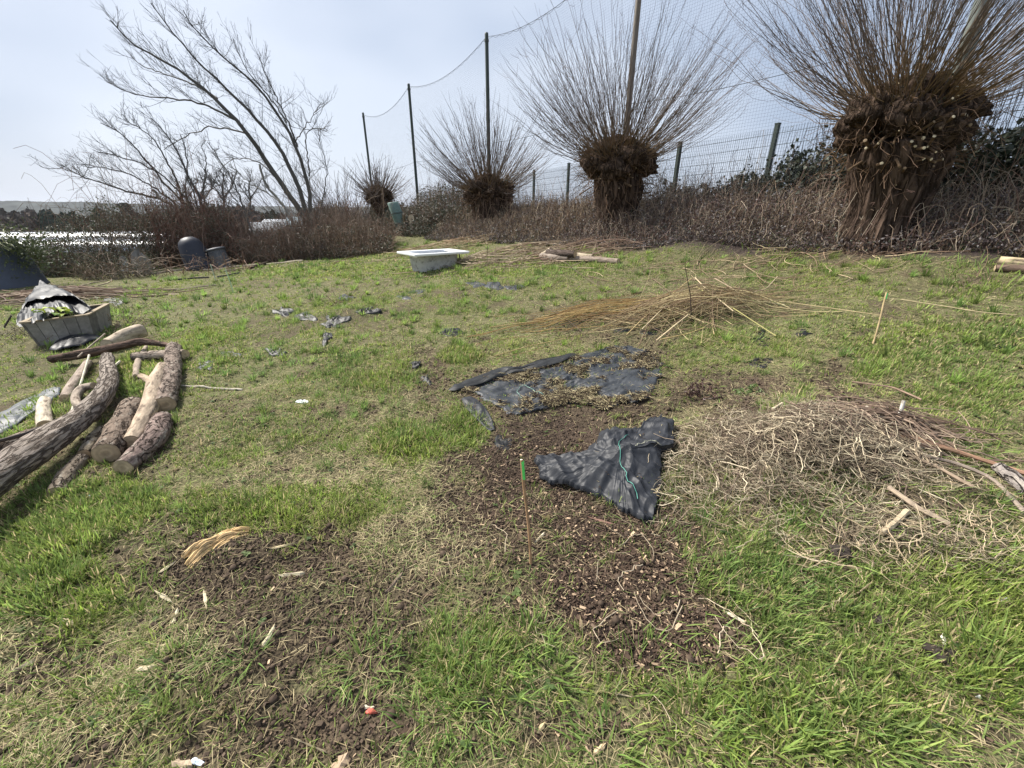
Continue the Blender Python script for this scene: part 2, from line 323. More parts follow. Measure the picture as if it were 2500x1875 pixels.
G1 = np.array([.185, .275, .05]); G2 = np.array([.30, .365, .10]); G3 = np.array([.085, .165, .065]); S1 = np.array([.50, .44, .26]); S2 = np.array([.27, .21, .12])
def green(n, x, y, lush):
    a = rng.random((n,1)); m = np.clip(.5+.5*fbm(x*1.7, y*1.7, seed=81)+rng.normal(0,.2,n), 0, 1)[:, None]
    c = G1 + (G2-G1)*a; c = c + (G3-c)*(m*.65); return c*(.55+.85*rng.random((n,1)))
gmesh = MB(); smesh = MB()
# (r0, r1, tufts, blades per tuft, half width, length scale, K, straw pieces)
for (r0, r1, nt_, nb, hw, ls, K, nst) in [(.35, 2.2, 7500, 10, .0018, 1., 5, 60000), (2.2, 4.5, 26000, 8, .0024, .95, 4, 110000), (4.5, 8, 62000, 6, .0036, .9, 3, 100000), (8, 14, 62000, 5, .0062, .85, 3, 70000), (14, 24, 30000, 4, .011, .8, 3, 40000)]:
    x, y = scatter(nt_*2 if r0 < 4 else nt_, r0, r1); so, ch, stw, lu, bk = cover(x, y)
    dens = np.clip((.36 if r0 < 4 else .62) + .6*lu + .6*fbm(x*2.2, y*2.2, seed=91) + .35*fbm(x*8, y*8, seed=92, o=2) - .35*stw, .03, 1)*(1-.93*so)*(1-bk*.95)
    dens *= np.where(y > 17.5, 0, 1)
    k = rng.random(len(x)) < dens; x, y, lu, so_ = x[k], y[k], lu[k], so[k]; n = len(x)
    hs = (.014 + .026*rng.random(n)**1.5*(1.+.8*(fbm(x*5, y*5, seed=96) > .1)) + .034*lu*rng.random(n) + .02*np.clip(fbm(x*1.1, y*1.1, seed=95), 0, 1))*ls*(1.15 if r0 < 2 else 1)
    ta = np.where(rng.random(n) < .6, rng.normal(.2, .9, n), rng.random(n)*6.28); tl = rng.uniform(0, .8, n)*(1-.3*lu)
    tcg = green(n, x, y, lu); rp = np.repeat(np.arange(n), nb); m = len(rp)
    az = rng.random(m)*6.28; spread = .012+.012*rng.random(m); sx = x[rp]+np.cos(az)*spread; sy = y[rp]+np.sin(az)*spread
    lean = np.abs(rng.normal(.35, .28, m)) + tl[rp]*rng.random(m); az2 = np.where(rng.random(m) < .5, az, ta[rp]+rng.normal(0, .5, m))
    cb = tcg[rp]*(.7+.6*rng.random((m,1))); dead = rng.random(m) < .17; cb[dead] = S1*(.6+.5*rng.random((dead.sum(),1)))
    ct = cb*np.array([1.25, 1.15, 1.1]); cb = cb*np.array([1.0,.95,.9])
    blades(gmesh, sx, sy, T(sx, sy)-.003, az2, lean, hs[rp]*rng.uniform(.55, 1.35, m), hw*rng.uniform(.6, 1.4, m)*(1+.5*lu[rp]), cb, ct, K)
    # dead thatch lying flat
    x, y = scatter(nst*2 if r0 < 4 else nst, r0, r1); so, ch, stw, lu, bk = cover(x, y)
    dens = np.clip((.30 if r0 < 4 else .16) + .6*stw - .35*lu, .06, 1)*(1-.86*so)*(1-bk*.6)*(y < 17.5)
    k = rng.random(len(x)) < dens; x, y, stw = x[k], y[k], stw[k]; m = len(x); a = rng.random((m,1)); c = S2+(S1-S2)*a*(.5+.5*stw[:, None]); c *= (.5+.95*rng.random((m,1)))
    gr = rng.random(m) < .22; c[gr] = green(gr.sum(), x[gr], y[gr], 0)
    blades(smesh, x, y, T(x, y)+rng.random(m)*.010*ls, rng.random(m)*6.28, rng.uniform(1.15, 1.6, m), rng.uniform(.02, .075, m)*(1 if r0 < 4 else 1.2), hw*.62*rng.uniform(.5, 1.3, m), c, c*1.1, 3, curl=.25)
# long flat-lying lush grass at lower right and a few big tufts
def tuft(px, py, n, L0, spread, lean=.5, wd=.003, az0=None, bright=1.):
    p = hit(px, py); a = rng.random(n)*6.28; r = spread*np.sqrt(rng.random(n)); x = p[0]+np.cos(a)*r; y = p[1]+np.sin(a)*r
    az = a+rng.normal(0, .6, n) if az0 is None else az0+rng.normal(0, .7, n)
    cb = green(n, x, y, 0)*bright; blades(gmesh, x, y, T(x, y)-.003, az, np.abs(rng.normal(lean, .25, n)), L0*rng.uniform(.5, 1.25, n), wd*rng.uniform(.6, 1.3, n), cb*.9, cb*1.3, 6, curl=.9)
for q in [(150,1330,420,.15,.17,.3,.0028),(90,1440,300,.14,.14,.4,.0028),(230,1250,380,.13,.2,.3,.0026),(120,1210,260,.12,.16,.3,.0026),(330,1460,90,.12,.1,.5,.003),(420,1640,120,.12,.09,.8,.003),
          (700,1245,130,.12,.1,.15,.0024),(620,1255,90,.1,.09,.25,.0024),(790,1230,110,.1,.12,.2,.0024),(560,1215,70,.1,.07,.2,.0024),(1120,1600,240,.13,.12,.55,.0028),(1180,1690,220,.13,.14,.7,.003),(1070,1740,160,.13,.12,.8,.003),
          (1290,1560,120,.12,.08,.6,.0034),(1340,1650,110,.14,.07,.9,.0038),(890,1620,130,.14,.09,1.0,.003),(1000,1080,240,.11,.13,.45,.003),(1075,1090,200,.11,.12,.5,.003),(1150,1040,120,.08,.1,.45,.003),(1560,1620,140,.1,.1,.5,.0024),
          (1620,1310,70,.08,.08,.4,.0024),(1930,1040,190,.09,.13,.35,.003),(1980,1240,220,.12,.12,.5,.0028),(1870,1450,200,.11,.14,.6,.0026),(2430,1640,240,.15,.12,.4,.003),(2400,1380,200,.12,.16,.5,.003),(2240,1400,130,.1,.12,.6,.003),
          (2470,1480,150,.13,.12,.5,.003),(1900,1840,160,.14,.09,.8,.004),(2100,1800,180,.14,.1,.9,.004),(1700,1780,140,.13,.09,.7,.004),(2060,1320,80,.1,.1,.6,.003),(1120,880,90,.09,.08,.4,.004),(370,960,140,.1,.16,.4,.003),(120,1010,110,.12,.1,.3,.003),(290,960,90,.12,.1,.3,.003),
          (160,1000,60,.12,.06,.3,.003),(610,755,200,.16,.22,.4,.006),(2430,690,220,.16,.4,.5,.006),(1910,605,160,.14,.5,.5,.008),(1480,1830,120,.12,.09,.8,.0035),(330,1240,160,.13,.12,.4,.0028),(600,1610,60,.11,.05,.7,.003)]:
    q = list(q); q[2] = int(q[2]*.8); q[3] *= .66 if q[1] > 1100 else .8; q[6] *= .85; q[4] *= 1.15; tuft(*q)
for (r0_, r1_, nt_, nb_, L_, hw_) in ((1.5, 4, 260, 50, .075, .0022), (4, 8, 900, 38, .10, .0038), (8, 15, 1300, 26, .13, .0068)):
    x, y = scatter(nt_, r0_, r1_); so, ch, stw, lu, bk = cover(x, y); k = (so < .5) & (bk < .3) & (fbm(x*.9, y*.9, seed=301) > -.25) & (y < 17.3); x, y = x[k], y[k]; n_ = len(x); rp_ = np.repeat(np.arange(n_), nb_); m = len(rp_); a_ = rng.random(m)*6.28; sp_ = (.02+.09*rng.random(n_)**2)[rp_]*np.sqrt(rng.random(m)); sx, sy = x[rp_]+np.cos(a_)*sp_, y[rp_]+np.sin(a_)*sp_
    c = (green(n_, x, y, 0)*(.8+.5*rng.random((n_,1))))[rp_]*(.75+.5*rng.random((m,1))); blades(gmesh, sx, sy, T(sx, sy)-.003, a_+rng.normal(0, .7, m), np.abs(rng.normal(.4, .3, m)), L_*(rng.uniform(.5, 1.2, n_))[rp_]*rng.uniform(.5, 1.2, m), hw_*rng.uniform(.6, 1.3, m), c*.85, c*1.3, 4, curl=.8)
x, y = scatter(16000, .6, 3.2); px, py = proj(x, y, T0(x, y)); lm = fieldm([(2150,1550,420,260,1),(2000,1780,500,160,1),(1120,1650,170,130,.6),(150,1650,220,200,.5),(2350,1250,220,160,.6),(1700,1780,260,90,.7)], px, py, fbm(x*4, y*4, seed=7)); k = rng.random(len(x)) < lm*.42
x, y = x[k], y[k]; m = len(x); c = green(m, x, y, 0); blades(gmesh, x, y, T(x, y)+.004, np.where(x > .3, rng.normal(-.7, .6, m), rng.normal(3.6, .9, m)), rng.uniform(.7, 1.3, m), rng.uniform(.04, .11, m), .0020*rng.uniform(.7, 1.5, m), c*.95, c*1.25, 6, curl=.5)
gmesh.build('grass', M_GRASS, kind='stuff', label='green grass growing in patches over the plot', category='grass')
smesh.build('dead_grass', M_STRAW, kind='stuff', label='pale dead straw and thatch lying between the green grass', category='grass')

# wood chips and bark bits
cm = MB()
for (r0, r1, n) in [(.35, 2.4, 75000), (2.4, 5, 60000)]:
    x, y = scatter(n*2, r0, r1); so, ch, stw, lu, bk = cover(x, y); k = rng.random(len(x)) < np.clip(ch*.6 + so*.5 + .02, 0, 1)*(1-.4*lu); x, y, ch_ = x[k], y[k], ch[k]; m = len(x)
    crumb = rng.random(m) > ch_*.75+.08; ln = np.where(crumb, rng.gamma(1.7, .0011, m)+.001, rng.gamma(2., .0021, m)+.0025); wd = ln*np.where(crumb, rng.uniform(.6, 1., m), rng.uniform(.2, .5, m)); az = rng.random(m)*6.28; z = T(x, y)+.001+.004*rng.random(m)
    d = np.stack([np.cos(az), np.sin(az), rng.normal(0, .35, m)], -1); d = nrm(d); sg_ = np.where(crumb, 1.4, .4); d = np.where(crumb[:, None], nrm(rng.normal(size=(m,3))), d); up = nrm(np.stack([rng.normal(0,1,m)*sg_, rng.normal(0,1,m)*sg_, np.ones(m)], -1)); sd = nrm(np.cross(d, up)); up = np.cross(sd, d)
    p = np.stack([x, y, z], -1); th = wd*np.where(crumb, .8, .25)[:, None] if wd.ndim > 1 else wd*np.where(crumb, .8, .25)
    V = np.stack([p+d*a*ln[:, None]+sd*b*wd[:, None]+up*c_*th[:, None] for c_ in (-1,1) for (a, b) in ((-1,-1),(1,-.8),(1,1),(-1,.8))], 1)
    i = np.arange(m)[:, None, None]*8; q = np.array([[4,5,6,7],[0,1,5,4],[1,2,6,5],[2,3,7,6],[3,0,4,7]])[None]
    br = rng.random(m); cc = np.where((br < .88)[:, None], np.array([.046,.031,.022])*(1+rng.random((m,1))*1.2), np.array([.40,.29,.19])*(.6+.7*rng.random((m,1)))); cc = np.where(crumb[:, None], SOILC*(.4+1.1*rng.random((m,1))), cc)
    cm.add(V, (i+q).reshape(-1, 4), None, np.repeat(cc, 8, 0))
cm.build('bark_chippings', M_CHIP, kind='stuff', label='dark bark chippings with a few pale ones spread over the bare soil', category='bark chips')
# soil clods
def lump(mb, p, r, col, seed, sq=(1,1,.7), nu=10, nv=8, amp=.35, fq=1.6):
    u = np.linspace(0, 2*math.pi, nu+1)[:-1]; v = np.linspace(.06, math.pi-.06, nv); U, V = np.meshgrid(u, v); d = np.stack([np.cos(U)*np.sin(V), np.sin(U)*np.sin(V), np.cos(V)], -1)
    k = 1+amp*fbm(d[..., 0]*fq+seed, d[..., 1]*fq, d[..., 2]*fq+seed*.7, seed=int(seed)%97); P = d*k[..., None]*np.array(sq)*r + np.array(p)
    a = np.arange(nv-1)[:, None]*nu; j = np.arange(nu)[None]; j2 = (j+1)%nu
    mb.add(P, np.stack([a+j, a+nu+j, a+nu+j2, a+j2], -1).reshape(-1, 4), None, col)
cl = MB(); x, y = scatter(9000, .6, 4.5); so, ch, *_ = cover(x, y); k = rng.random(len(x)) < so*.8*(1-ch*.4); x, y = x[k], y[k]
for i in range(min(len(x), 2600)):
    r = .004+.014*rng.random()**2.5; lump(cl, (x[i], y[i], float(T(x[i], y[i]))+r*.3), r, SOILC*(.5+.7*rng.random()), i*3.7, nu=7, nv=5)
cl.build('soil_clods', M_CHIP, kind='stuff', label='small crumbled soil clods over the dug patches', category='soil', smooth=True)

# ------------------------------------------------------------------ pollard willows
def crowns(P0, D, Ln, K, up=.35, wob=.03):
    n = len(P0); t = np.linspace(0, 1, K)[None, :, None]; L_ = Ln[:, None, None]
    w = rng.normal(0, 1, (n, K, 3)); w = np.cumsum(w, 1)*wob*L_/K*1.2; w[:, 0] = 0
    return P0[:, None] + L_*(t*D[:, None]) + (L_*up*t**2)*np.array([0,0,1.])*(1-np.abs(D[:, None, 2:3])) + w
def interp_on(P, i, t):
    K = P.shape[1]; f = t*(K-1); a = np.minimum(f.astype(int), K-2); fr = (f-a)[:, None]
    p = P[i, a]*(1-fr)+P[i, a+1]*fr; d = nrm(P[i, a+1]-P[i, a]); return p, d
ROD = [(.20,.115,.04),(.13,.095,.055),(.115,.09,.08)]
def rodcol(n, K, basec=(.155,.10,.045), tipc=(.135,.112,.10)):
    t = np.linspace(0, 1, K)[None, :, None]; v = .7+.6*rng.random((n,1,1)); b = np.array(basec)*(1+.35*rng.normal(size=(n,1,1)).clip(-1.5,1.5))
    return (b + (np.array(tipc)-b)*np.clip(t*2.2, 0, 1))*v
def pollard(bx, by, trunk, headc, headr, nrod, L0, label, rb=.011, rt=.003, lean=(0,0), seed=0, fork=False, stubs=0, elev=(-.25, 1), dirbias=(0,0,0), ntw=3, shag=500, tw_r=.0022, loc_group='pollarded willows along the netting'):
    """trunk: list of (x,y,z,rx) world rings from ground up; head ellipsoid centre/radii"""
    tr = np.array(trunk, float); z0 = float(T(bx, by)); root = thing('pollard_willow', (bx, by, z0), label, 'tree', loc_group)
    K = 90; ts = np.linspace(0, 1, K); f = np.linspace(0, 1, len(tr)); c = np.stack([np.interp(ts, f, tr[:, i]) for i in range(3)], -1); r = np.interp(ts, f, tr[:, 3])
    S = 110; th = np.arange(S)/S*2*math.pi; V = []; B = []; Cc = []
    for i in range(K):
        u, v = np.cos(th), np.sin(th); zz = np.full(S, c[i, 2])
        ww = .35*vn(u*2, v*2, zz*2, seed=seed); fl = np.abs(fbm(u*1.9+seed+ww, v*1.9+ww, zz*.45, seed=seed+3)); fi = fbm(u*5+ww, v*5, zz*1.1, seed=seed+5); fu = np.abs(fbm(u*8+ww, v*8, zz*1.6, seed=seed+6))
        kk = 1 + .38*(fl-.3) + .12*fi - .05*(1-np.clip(fu*3, 0, 1))
        if i > K-9: kk = kk*(1-.11*(i-K+9))*np.ones(S)
        V.append(np.stack([c[i, 0]+u*r[i]*kk, c[i, 1]+v*r[i]*kk, zz+.02*fi], -1)); B.append(np.stack([u*r[i], v*r[i], zz], -1))
        Cc.append(np.broadcast_to(np.array([.095,.066,.05]), (S,3))*(1+.5*fi[:, None]+.3*fl[:, None]))
    k = np.arange(K-1)[:, None]*S; j = np.arange(S)[None]; j2 = (j+1)%S
    MB().add(np.array(V), np.stack([k+j, k+j2, k+S+j2, k+S+j], -1).reshape(-1, 4), None, np.clip(np.array(Cc).reshape(-1,3), .015, .5), np.array(B).reshape(-1,3)).build('trunk', M_BARK, root, smooth=True)
    hd = MB(); hc = np.array(headc, float); hr = np.array(headr, float)
    for q in range(9):
        a = q*2.4+seed; rr_ = 0 if q == 0 else .72; o = np.array([math.cos(a)*rr_*hr[0], math.sin(a)*rr_*hr[1], (.5-.13*q)*hr[2]*.8]); lump(hd, hc+o*.9, 1, (.10,.07,.052), seed+q, sq=hr*(.66 if q == 0 else .46), nu=30, nv=20, amp=.45, fq=2.6)
    hd.build('head', M_BARK, root, smooth=True)
    # rods
    n = nrod; d = nrm(rng.normal(size=(n*3, 3))); el = d[:, 2]; d = d[(el > elev[0]) & (el < elev[1])][:n]; n = len(d)
    P0 = hc + d*hr*.8; D = nrm(d*np.array([1,1,.9]) + np.array([0,0,.36]) + np.array(dirbias) + rng.normal(0, .19, (n,3))); Ln = L0*rng.uniform(.5, 1.1, n)*(.72+.28*np.clip(D[:, 2]+.3, 0, 1))
    K = 9; P = crowns(P0, D, Ln, K, .38, .10); rad = (rb*rng.uniform(.45, 1.25, n))[:, None]*np.linspace(1, 0, K)[None]**.8 + rt*.75
    cm_ = MB(); cm_.tubes(P, rad, rodcol(n, K), 3)
    i = np.repeat(np.arange(n), ntw); t_ = rng.uniform(.3, .97, len(i)); p, dd = interp_on(P, i, t_); m = len(i)
    D2 = nrm(dd + rng.normal(0, .36, (m,3)) + np.array([0,0,.12])); L2 = L0*np.where(rng.random(m) < .25, rng.uniform(.2, .45, m), rng.uniform(.05, .2, m))*(1.3-t_); P2 = crowns(p, D2, L2, 5, .3, .12)
    cm_.tubes(P2, tw_r*np.linspace(1, .6, 5)[None], rodcol(m, 5, (.12,.085,.06), (.12,.08,.065)), 3)
    cm_.build('crown', M_TWIG, root)
    # shaggy fine growth and dead suckers round the head
    sh = MB(); d = nrm(rng.normal(size=(shag, 3))*np.array([1,1,.8])); P0 = hc + d*hr*rng.uniform(.75, 1.02, (shag,1)) ; P0[:, 2] -= (rng.random(shag)**2)*hr[2]*1.1
    D = nrm(d + rng.normal(0, .6, (shag,3))); P = crowns(P0, D, rng.uniform(.12, .5, shag)*min(1, hr[0]*1.6), 5, rng.choice([-.5,.4], shag)[:, None, None], .3)
    sh.tubes(P, (tw_r*rng.uniform(.8, 1.7, shag))[:, None], rodcol(shag, 5, (.19,.11,.055), (.15,.095,.06)), 3)
    d = nrm(rng.normal(size=(shag, 3))); sh.leaves(hc + d*hr*rng.uniform(.7, 1.0, (shag,1)), rng.uniform(.03, .07, shag), np.array([.05,.05,.035])*(.5+rng.random((shag,1))), 0)
    sh.build('suckers', M_TWIG, root)
    if stubs:
        d = nrm(rng.normal(size=(stubs*4, 3))+np.array([-.25,-.9,.0])); d = d[d[:, 1] < -.15][:stubs]; m = len(d); th = np.arange(8)/8*2*math.pi
        for q in range(m):
            p0 = hc + d[q]*hr*.85 + np.array([0,0,-.12-rng.random()*hr[2]*.9]); D = nrm(d[q]+rng.normal(0, .35, 3)); r_ = rng.uniform(.006, .02); p1 = p0 + D*rng.uniform(.05, .16)*hr[0]*2
            st = MB(); st.tubes(np.stack([p0-D*.08, (p0+p1)/2, p1])[None], r_, (.13,.085,.05), 8); a_ = nrm(np.cross(D, np.array([.3,.2,.9]))); b_ = np.cross(D, a_)
            ring = p1 + D*.001 + r_*1.03*(a_[None]*np.cos(th)[:, None]+b_[None]*np.sin(th)[:, None]); st.add(np.vstack([ring, p1+D*.004]), None, [[i, (i+1)%8, 8] for i in range(8)], (.66,.56,.38) if rng.random() < .6 else (.22,.16,.1)); st.build('cut_stub', M_TWIG, root)
    return root
def gz(x, y): return float(T(x, y))
# big one at right (trunk leans, widening into the head)
x3, y3 = 5.04, 6.0; z3 = gz(x3, y3)-.1
pollard(x3, y3, [(5.0,6.0,z3,.56),(5.03,6.0,z3+.2,.46),(5.05,6.0,z3+.5,.42),(5.02,6.0,z3+.85,.47),(4.97,6.0,z3+1.15,.54),(4.92,6.0,z3+1.5,.5)], (4.92,6.0,z3+1.66), (.68,.6,.44), 560, 2.5,
        'largest pollard willow, at the right, with a thick leaning trunk and pale freshly cut stubs', rb=.0050, rt=.0011, seed=11, stubs=70, elev=(.0,1), dirbias=(.03,0,0), ntw=4, shag=750, tw_r=.0019)
x2, y2 = 2.33, 9.84; z2 = gz(x2, y2)-.1
pollard(x2, y2, [(2.35,9.84,z2,.66),(2.36,9.84,z2+.3,.52),(2.33,9.84,z2+.7,.50),(2.3,9.84,z2+1.1,.56),(2.26,9.84,z2+1.5,.5)], (2.24,9.84,z2+1.6), (.74,.68,.46), 460, 2.4,
        'pollard willow with a broad shaggy head, in front of a tall brown net pole', rb=.0056, rt=.0016, seed=23, elev=(-.1,1), stubs=14, ntw=4, shag=950, tw_r=.0026)
x1, y1 = -.66, 14.1; z1 = gz(x1, y1)-.1
pollard(x1, y1, [(-.5,14.1,z1,.85),(-.55,14.1,z1+.3,.68),(-.64,14.1,z1+.7,.66),(-.72,14.1,z1+1.15,.62)], (-.74,14.1,z1+1.25), (.72,.7,.45), 330, 2.12,
        'mid-sized pollard willow behind the white bath, a dark green net pole rising through its crown', rb=.0075, rt=.0026, seed=37, stubs=6, ntw=3, shag=700, tw_r=.0036)
x0, y0 = -6.35, 22.6; z0 = gz(x0, y0)-.1; hb = W(925, 478, 22.6)
pollard(x0, y0, [(-6.0,22.6,z0-.2,.55),(-6.15,22.6,z0+.4,.5),(-6.45,22.6,z0+1.1,.5),(hb[0],22.6,hb[2]-.1,.55)], hb, (.62,.6,.45), 160, 1.45,
        'small distant pollard willow with a hollow leaning trunk beside the green barrel', rb=.012, rt=.005, seed=41, ntw=2, shag=350, tw_r=.006)

# ------------------------------------------------------------------ limb-built trees
def limb_tree(name, Yd, limbs, label, cat='tree', group=None, r_scale=1., bias=(-.35, 0, .55), n2=16, L2=1.5, n3=6, tw=.008, col=(.15,.14,.12), seed=0, extra_root=True, depth=1.2):
    rs = np.random.default_rng(seed); b = W(limbs[0][0][0][0], limbs[0][0][0][1], Yd); g = gz(b[0], Yd)
    root = thing(name, (b[0], Yd, g), label, cat, group); tk = MB(); tw2 = MB(); tw3 = MB(); all2 = []
    for li, (pts, r0, r1, nn) in enumerate(limbs):
        dy = rs.uniform(-depth, depth); P = np.array([W(px, py, Yd + dy*min(1, (i/4))) for i, (px, py) in enumerate(pts)])
        if li == 0 or (extra_root and P[0][2] < g+2.2 and pts[0][1] > 500):
            P = np.vstack([[P[0][0]+.12, P[0][1], min(g-.1, P[0][2]-.2)], P]); 
        s_ = np.concatenate([[0], np.cumsum(np.linalg.norm(np.diff(P, axis=0), axis=1))]); K = 22; u = np.linspace(0, s_[-1], K)
        Q = np.stack([np.interp(u, s_, P[:, i]) for i in range(3)], -1)
        for _ in range(2): Q[1:-1] = (Q[:-2]+2*Q[1:-1]+Q[2:])/4
        Q[1:-1] += rs.normal(0, .018, (K-2, 3)); tt = np.linspace(0, 1, K); rad = (r0+(r1-r0)*tt**.8)*r_scale
        (tk if r0 > .035 else tw2).tubes(Q, rad[None], np.array(col)*(1.25-.5*tt[:, None])[None], 7 if r0 > .035 else 4)
        L_ = s_[-1]; n = nn; t_ = rs.uniform(.12, 1, n)**.8; p, d = interp_on(Q[None], np.zeros(n, int), t_)
        D = nrm(d*.75 + rs.normal(0, .55, (n,3)) + np.array(bias)*rs.uniform(0, 1.1, (n,1))); l2 = L2*rs.uniform(.35, 1.1, n)*(1.15-.6*t_)
        P2 = crowns(p, D, l2, 7, .25, .09); all2.append(P2)
    P2 = np.concatenate(all2); n = len(P2); tw2.tubes(P2, (tw*1.5*rs.uniform(.7, 1.5, n))[:, None]*np.linspace(1, .45, 7)[None], np.array(col)*.8, 3)
    i = np.repeat(np.arange(n), n3); t_ = rs.uniform(.15, 1, len(i)); p, d = interp_on(P2, i, t_); m = len(i)
    D = nrm(d*.8 + rs.normal(0, .5, (m,3)) + np.array(bias)*.5); P3 = crowns(p, D, L2*rs.uniform(.12, .42, m), 5, .25, .12); tw3.tubes(P3, tw*np.linspace(.85, .5, 5)[None], np.array(col)*.75, 3)
    i = np.repeat(np.arange(m), 1); t_ = rs.uniform(.3, 1, len(i)); p, d = interp_on(P3, i, t_); D = nrm(d*.8+rs.normal(0, .5, (m,3))+np.array(bias)*.5)
    tw3.tubes(crowns(p, D, L2*rs.uniform(.06, .2, m), 4, .2, .2), tw*.5, np.array(col)*.75, 3)
    tk.build('trunk', M_TWIG, root, smooth=True); tw2.v += tw3.v; 
    cr_ = MB()
    for b_ in (tw2, tw3): pass
    # merge branches and twigs into the crown
    return root, tk, tw2, tw3
def finish(tree):
    root, tk, a, b = tree
    return root
def merge(a, b):
    o = MB(); 
    for s_ in (a, b):
        off = o.n; o.v += s_.v; o.c += s_.c; o.b += s_.b; o.q += [x_+off for x_ in s_.q]; o.t += [x_+off for x_ in s_.t]; o.n += s_.n
    return o
_lt = limb_tree
def limb_tree(*a, **k):
    root, tk, t2, t3 = _lt(*a, **k); n3 = len(t3.v); t2.v = t2.v[:len(t2.v)-n3]; merge(t2, t3).build('crown', M_TWIG, root); return root
limb_tree('leaning_tree', 17.0, [
    ([(752,552),(734,510),(675,435),(624,354),(582,295),(515,228),(443,173),(367,131),(304,97),(270,50)], .15, .018, 46),
    ([(756,556),(734,464),(683,359),(633,295),(548,211),(472,143),(422,80),(390,40),(368,8)], .13, .016, 46),
    ([(759,553),(755,456),(726,359),(675,270),(624,203),(570,160),(527,120),(485,93),(447,25)], .11, .014, 40),
    ([(640,375),(607,325),(548,312),(498,312),(447,337),(400,366)], .045, .012, 18),
    ([(582,295),(506,257),(443,243),(367,236),(312,228),(272,203)], .05, .012, 22),
    ([(530,240),(485,211),(430,190),(380,173),(340,158),(305,120)], .04, .011, 16),
    ([(726,359),(700,290),(672,230),(650,190),(632,140)], .04, .012, 16),
    ([(755,430),(752,390),(745,330),(760,310),(800,318)], .035, .011, 10),
    ([(720,350),(738,320),(760,290),(785,250)], .03, .01, 8), ([(700,300),(670,250),(600,170),(570,95)], .035, .011, 12),
    ([(675,435),(640,400),(600,385),(560,392),(530,420)], .03, .01, 10), ([(770,560),(790,480),(800,420),(780,340)], .04, .01, 14)],
    'tall bare tree leaning far to the left, its several grey trunks rising from the hedge', seed=3, L2=1.25, n3=6, tw=.0052, r_scale=.85, col=(.095,.088,.078))
limb_tree('bare_tree', 16.0, [
    ([(439,516),(418,498),(384,483),(374,464)], .09, .05, 6), ([(384,483),(359,478),(312,468),(270,452),(211,437),(169,413),(131,411)], .05, .01, 30),
    ([(468,519),(426,472),(380,422),(337,367),(287,316),(245,300)], .075, .012, 34), ([(481,520),(440,470),(400,430),(350,400),(290,380),(240,372)], .06, .012, 26),
    ([(430,500),(380,460),(330,430),(270,410),(200,400)], .04, .01, 22), ([(450,500),(430,440),(400,380),(370,330),(300,290)], .05, .011, 22)],
    'lower bare tree spreading to the left, left of the tall leaning one', seed=5, L2=1.0, n3=5, tw=.005, r_scale=.85, col=(.09,.083,.076))
limb_tree('bare_tree', 15.6, [
    ([(502,520),(485,477),(464,443),(434,371),(405,321),(371,290)], .085, .012, 30), ([(481,515),(479,480),(455,430),(460,380),(440,330)], .05, .012, 18), ([(490,490),(500,450),(505,400),(490,350)], .04, .01, 12)],
    'slender bare tree with two crossing stems between the lower spreading tree and the leaning one', seed=6, L2=.9, n3=5, tw=.005, r_scale=.85, col=(.09,.083,.076))
limb_tree('bare_sapling', 14.8, [([(616,572),(599,515),(578,456),(544,401),(506,346)], .045, .01, 22), ([(599,515),(560,470),(520,440)], .02, .008, 8)],
    'thin bare sapling leaning left in front of the leaning tree', seed=8, L2=.9, n3=5, tw=.006, col=(.12,.11,.1))
limb_tree('broken_tree', 15.8, [([(713,540),(692,498),(658,464),(640,430),(634,402)], .06, .035, 14), ([(692,498),(650,470),(600,440),(560,400)], .03, .01, 16)],
    'pale broken stem with a snapped top beside the foot of the leaning tree', seed=9, L2=.8, n3=4, tw=.006, col=(.22,.21,.18))
# willow shrub left of the small pollard
def shrub(px, py, Yd, n, L0, label, spread=.7, tw=.006, basec=(.17,.12,.07), name='willow_shrub', cat='shrub', w=.5):
    p = W(px, py, Yd); g = gz(p[0], Yd); root = thing(name, (p[0], Yd, g), label, cat); P0 = np.stack([p[0]+rng.normal(0, w, n), Yd+rng.normal(0, w, n), np.full(n, g)], -1)
    D = nrm(np.stack([rng.normal(0, spread, n), rng.normal(0, spread, n), np.ones(n)], -1)+ (P0-np.array([p[0], Yd, g]))*.3); P = crowns(P0, D, L0*rng.uniform(.5, 1.1, n), 8, .3, .12)
    m_ = MB(); m_.tubes(P, (tw*2*rng.uniform(.5, 1.1, n))[:, None]*np.linspace(1, .4, 8)[None], rodcol(n, 8, basec, (.12,.09,.075)), 3); i = np.repeat(np.arange(n), 5); t_ = rng.uniform(.3, 1, len(i)); q, d = interp_on(P, i, t_); D = nrm(d+rng.normal(0, .35, (len(i),3))); m_.tubes(crowns(q, D, L0*rng.uniform(.08, .25, len(i)), 4, .3, .1), tw*.7, (.12,.09,.075), 3); m_.build('crown', M_TWIG, root)
    return root
shrub(835, 560, 21.5, 110, 3.6, 'dense willow shrub of upright brown rods left of the small distant pollard', tw=.008, w=.55)
shrub(752, 560, 19.0, 45, 3.2, 'thicket of fine upright stems right behind the foot of the leaning tree', tw=.006, basec=(.13,.1,.07))
for (px, Yd, L0, lb) in [(545,60,9.5,'hazy grey bare tree far behind the hedge, seen under the leaning tree'),(498,66,7.5,'lower rounded bare tree far behind the hedge left of the hazy grey one'),(610,75,8.,'faint bare tree far off behind the thin sapling'),(455,80,6.5,'farthest small round bare tree at the end of the hedge gap, touching the wood')]:
    limb_tree('distant_bare_tree', Yd, [([(px,520),(px+2,490),(px-3,460),(px+2,425)], .3, .05, 34), ([(px+1,485),(px+22,455),(px+30,430)], .12, .04, 12), ([(px+1,490),(px-20,460),(px-32,440)], .12, .04, 12)], lb, bias=(0,0,.3), L2=L0*.22, n3=7, tw=.028, col=(.13,.115,.105), seed=px, extra_root=True, group='distant bare trees')

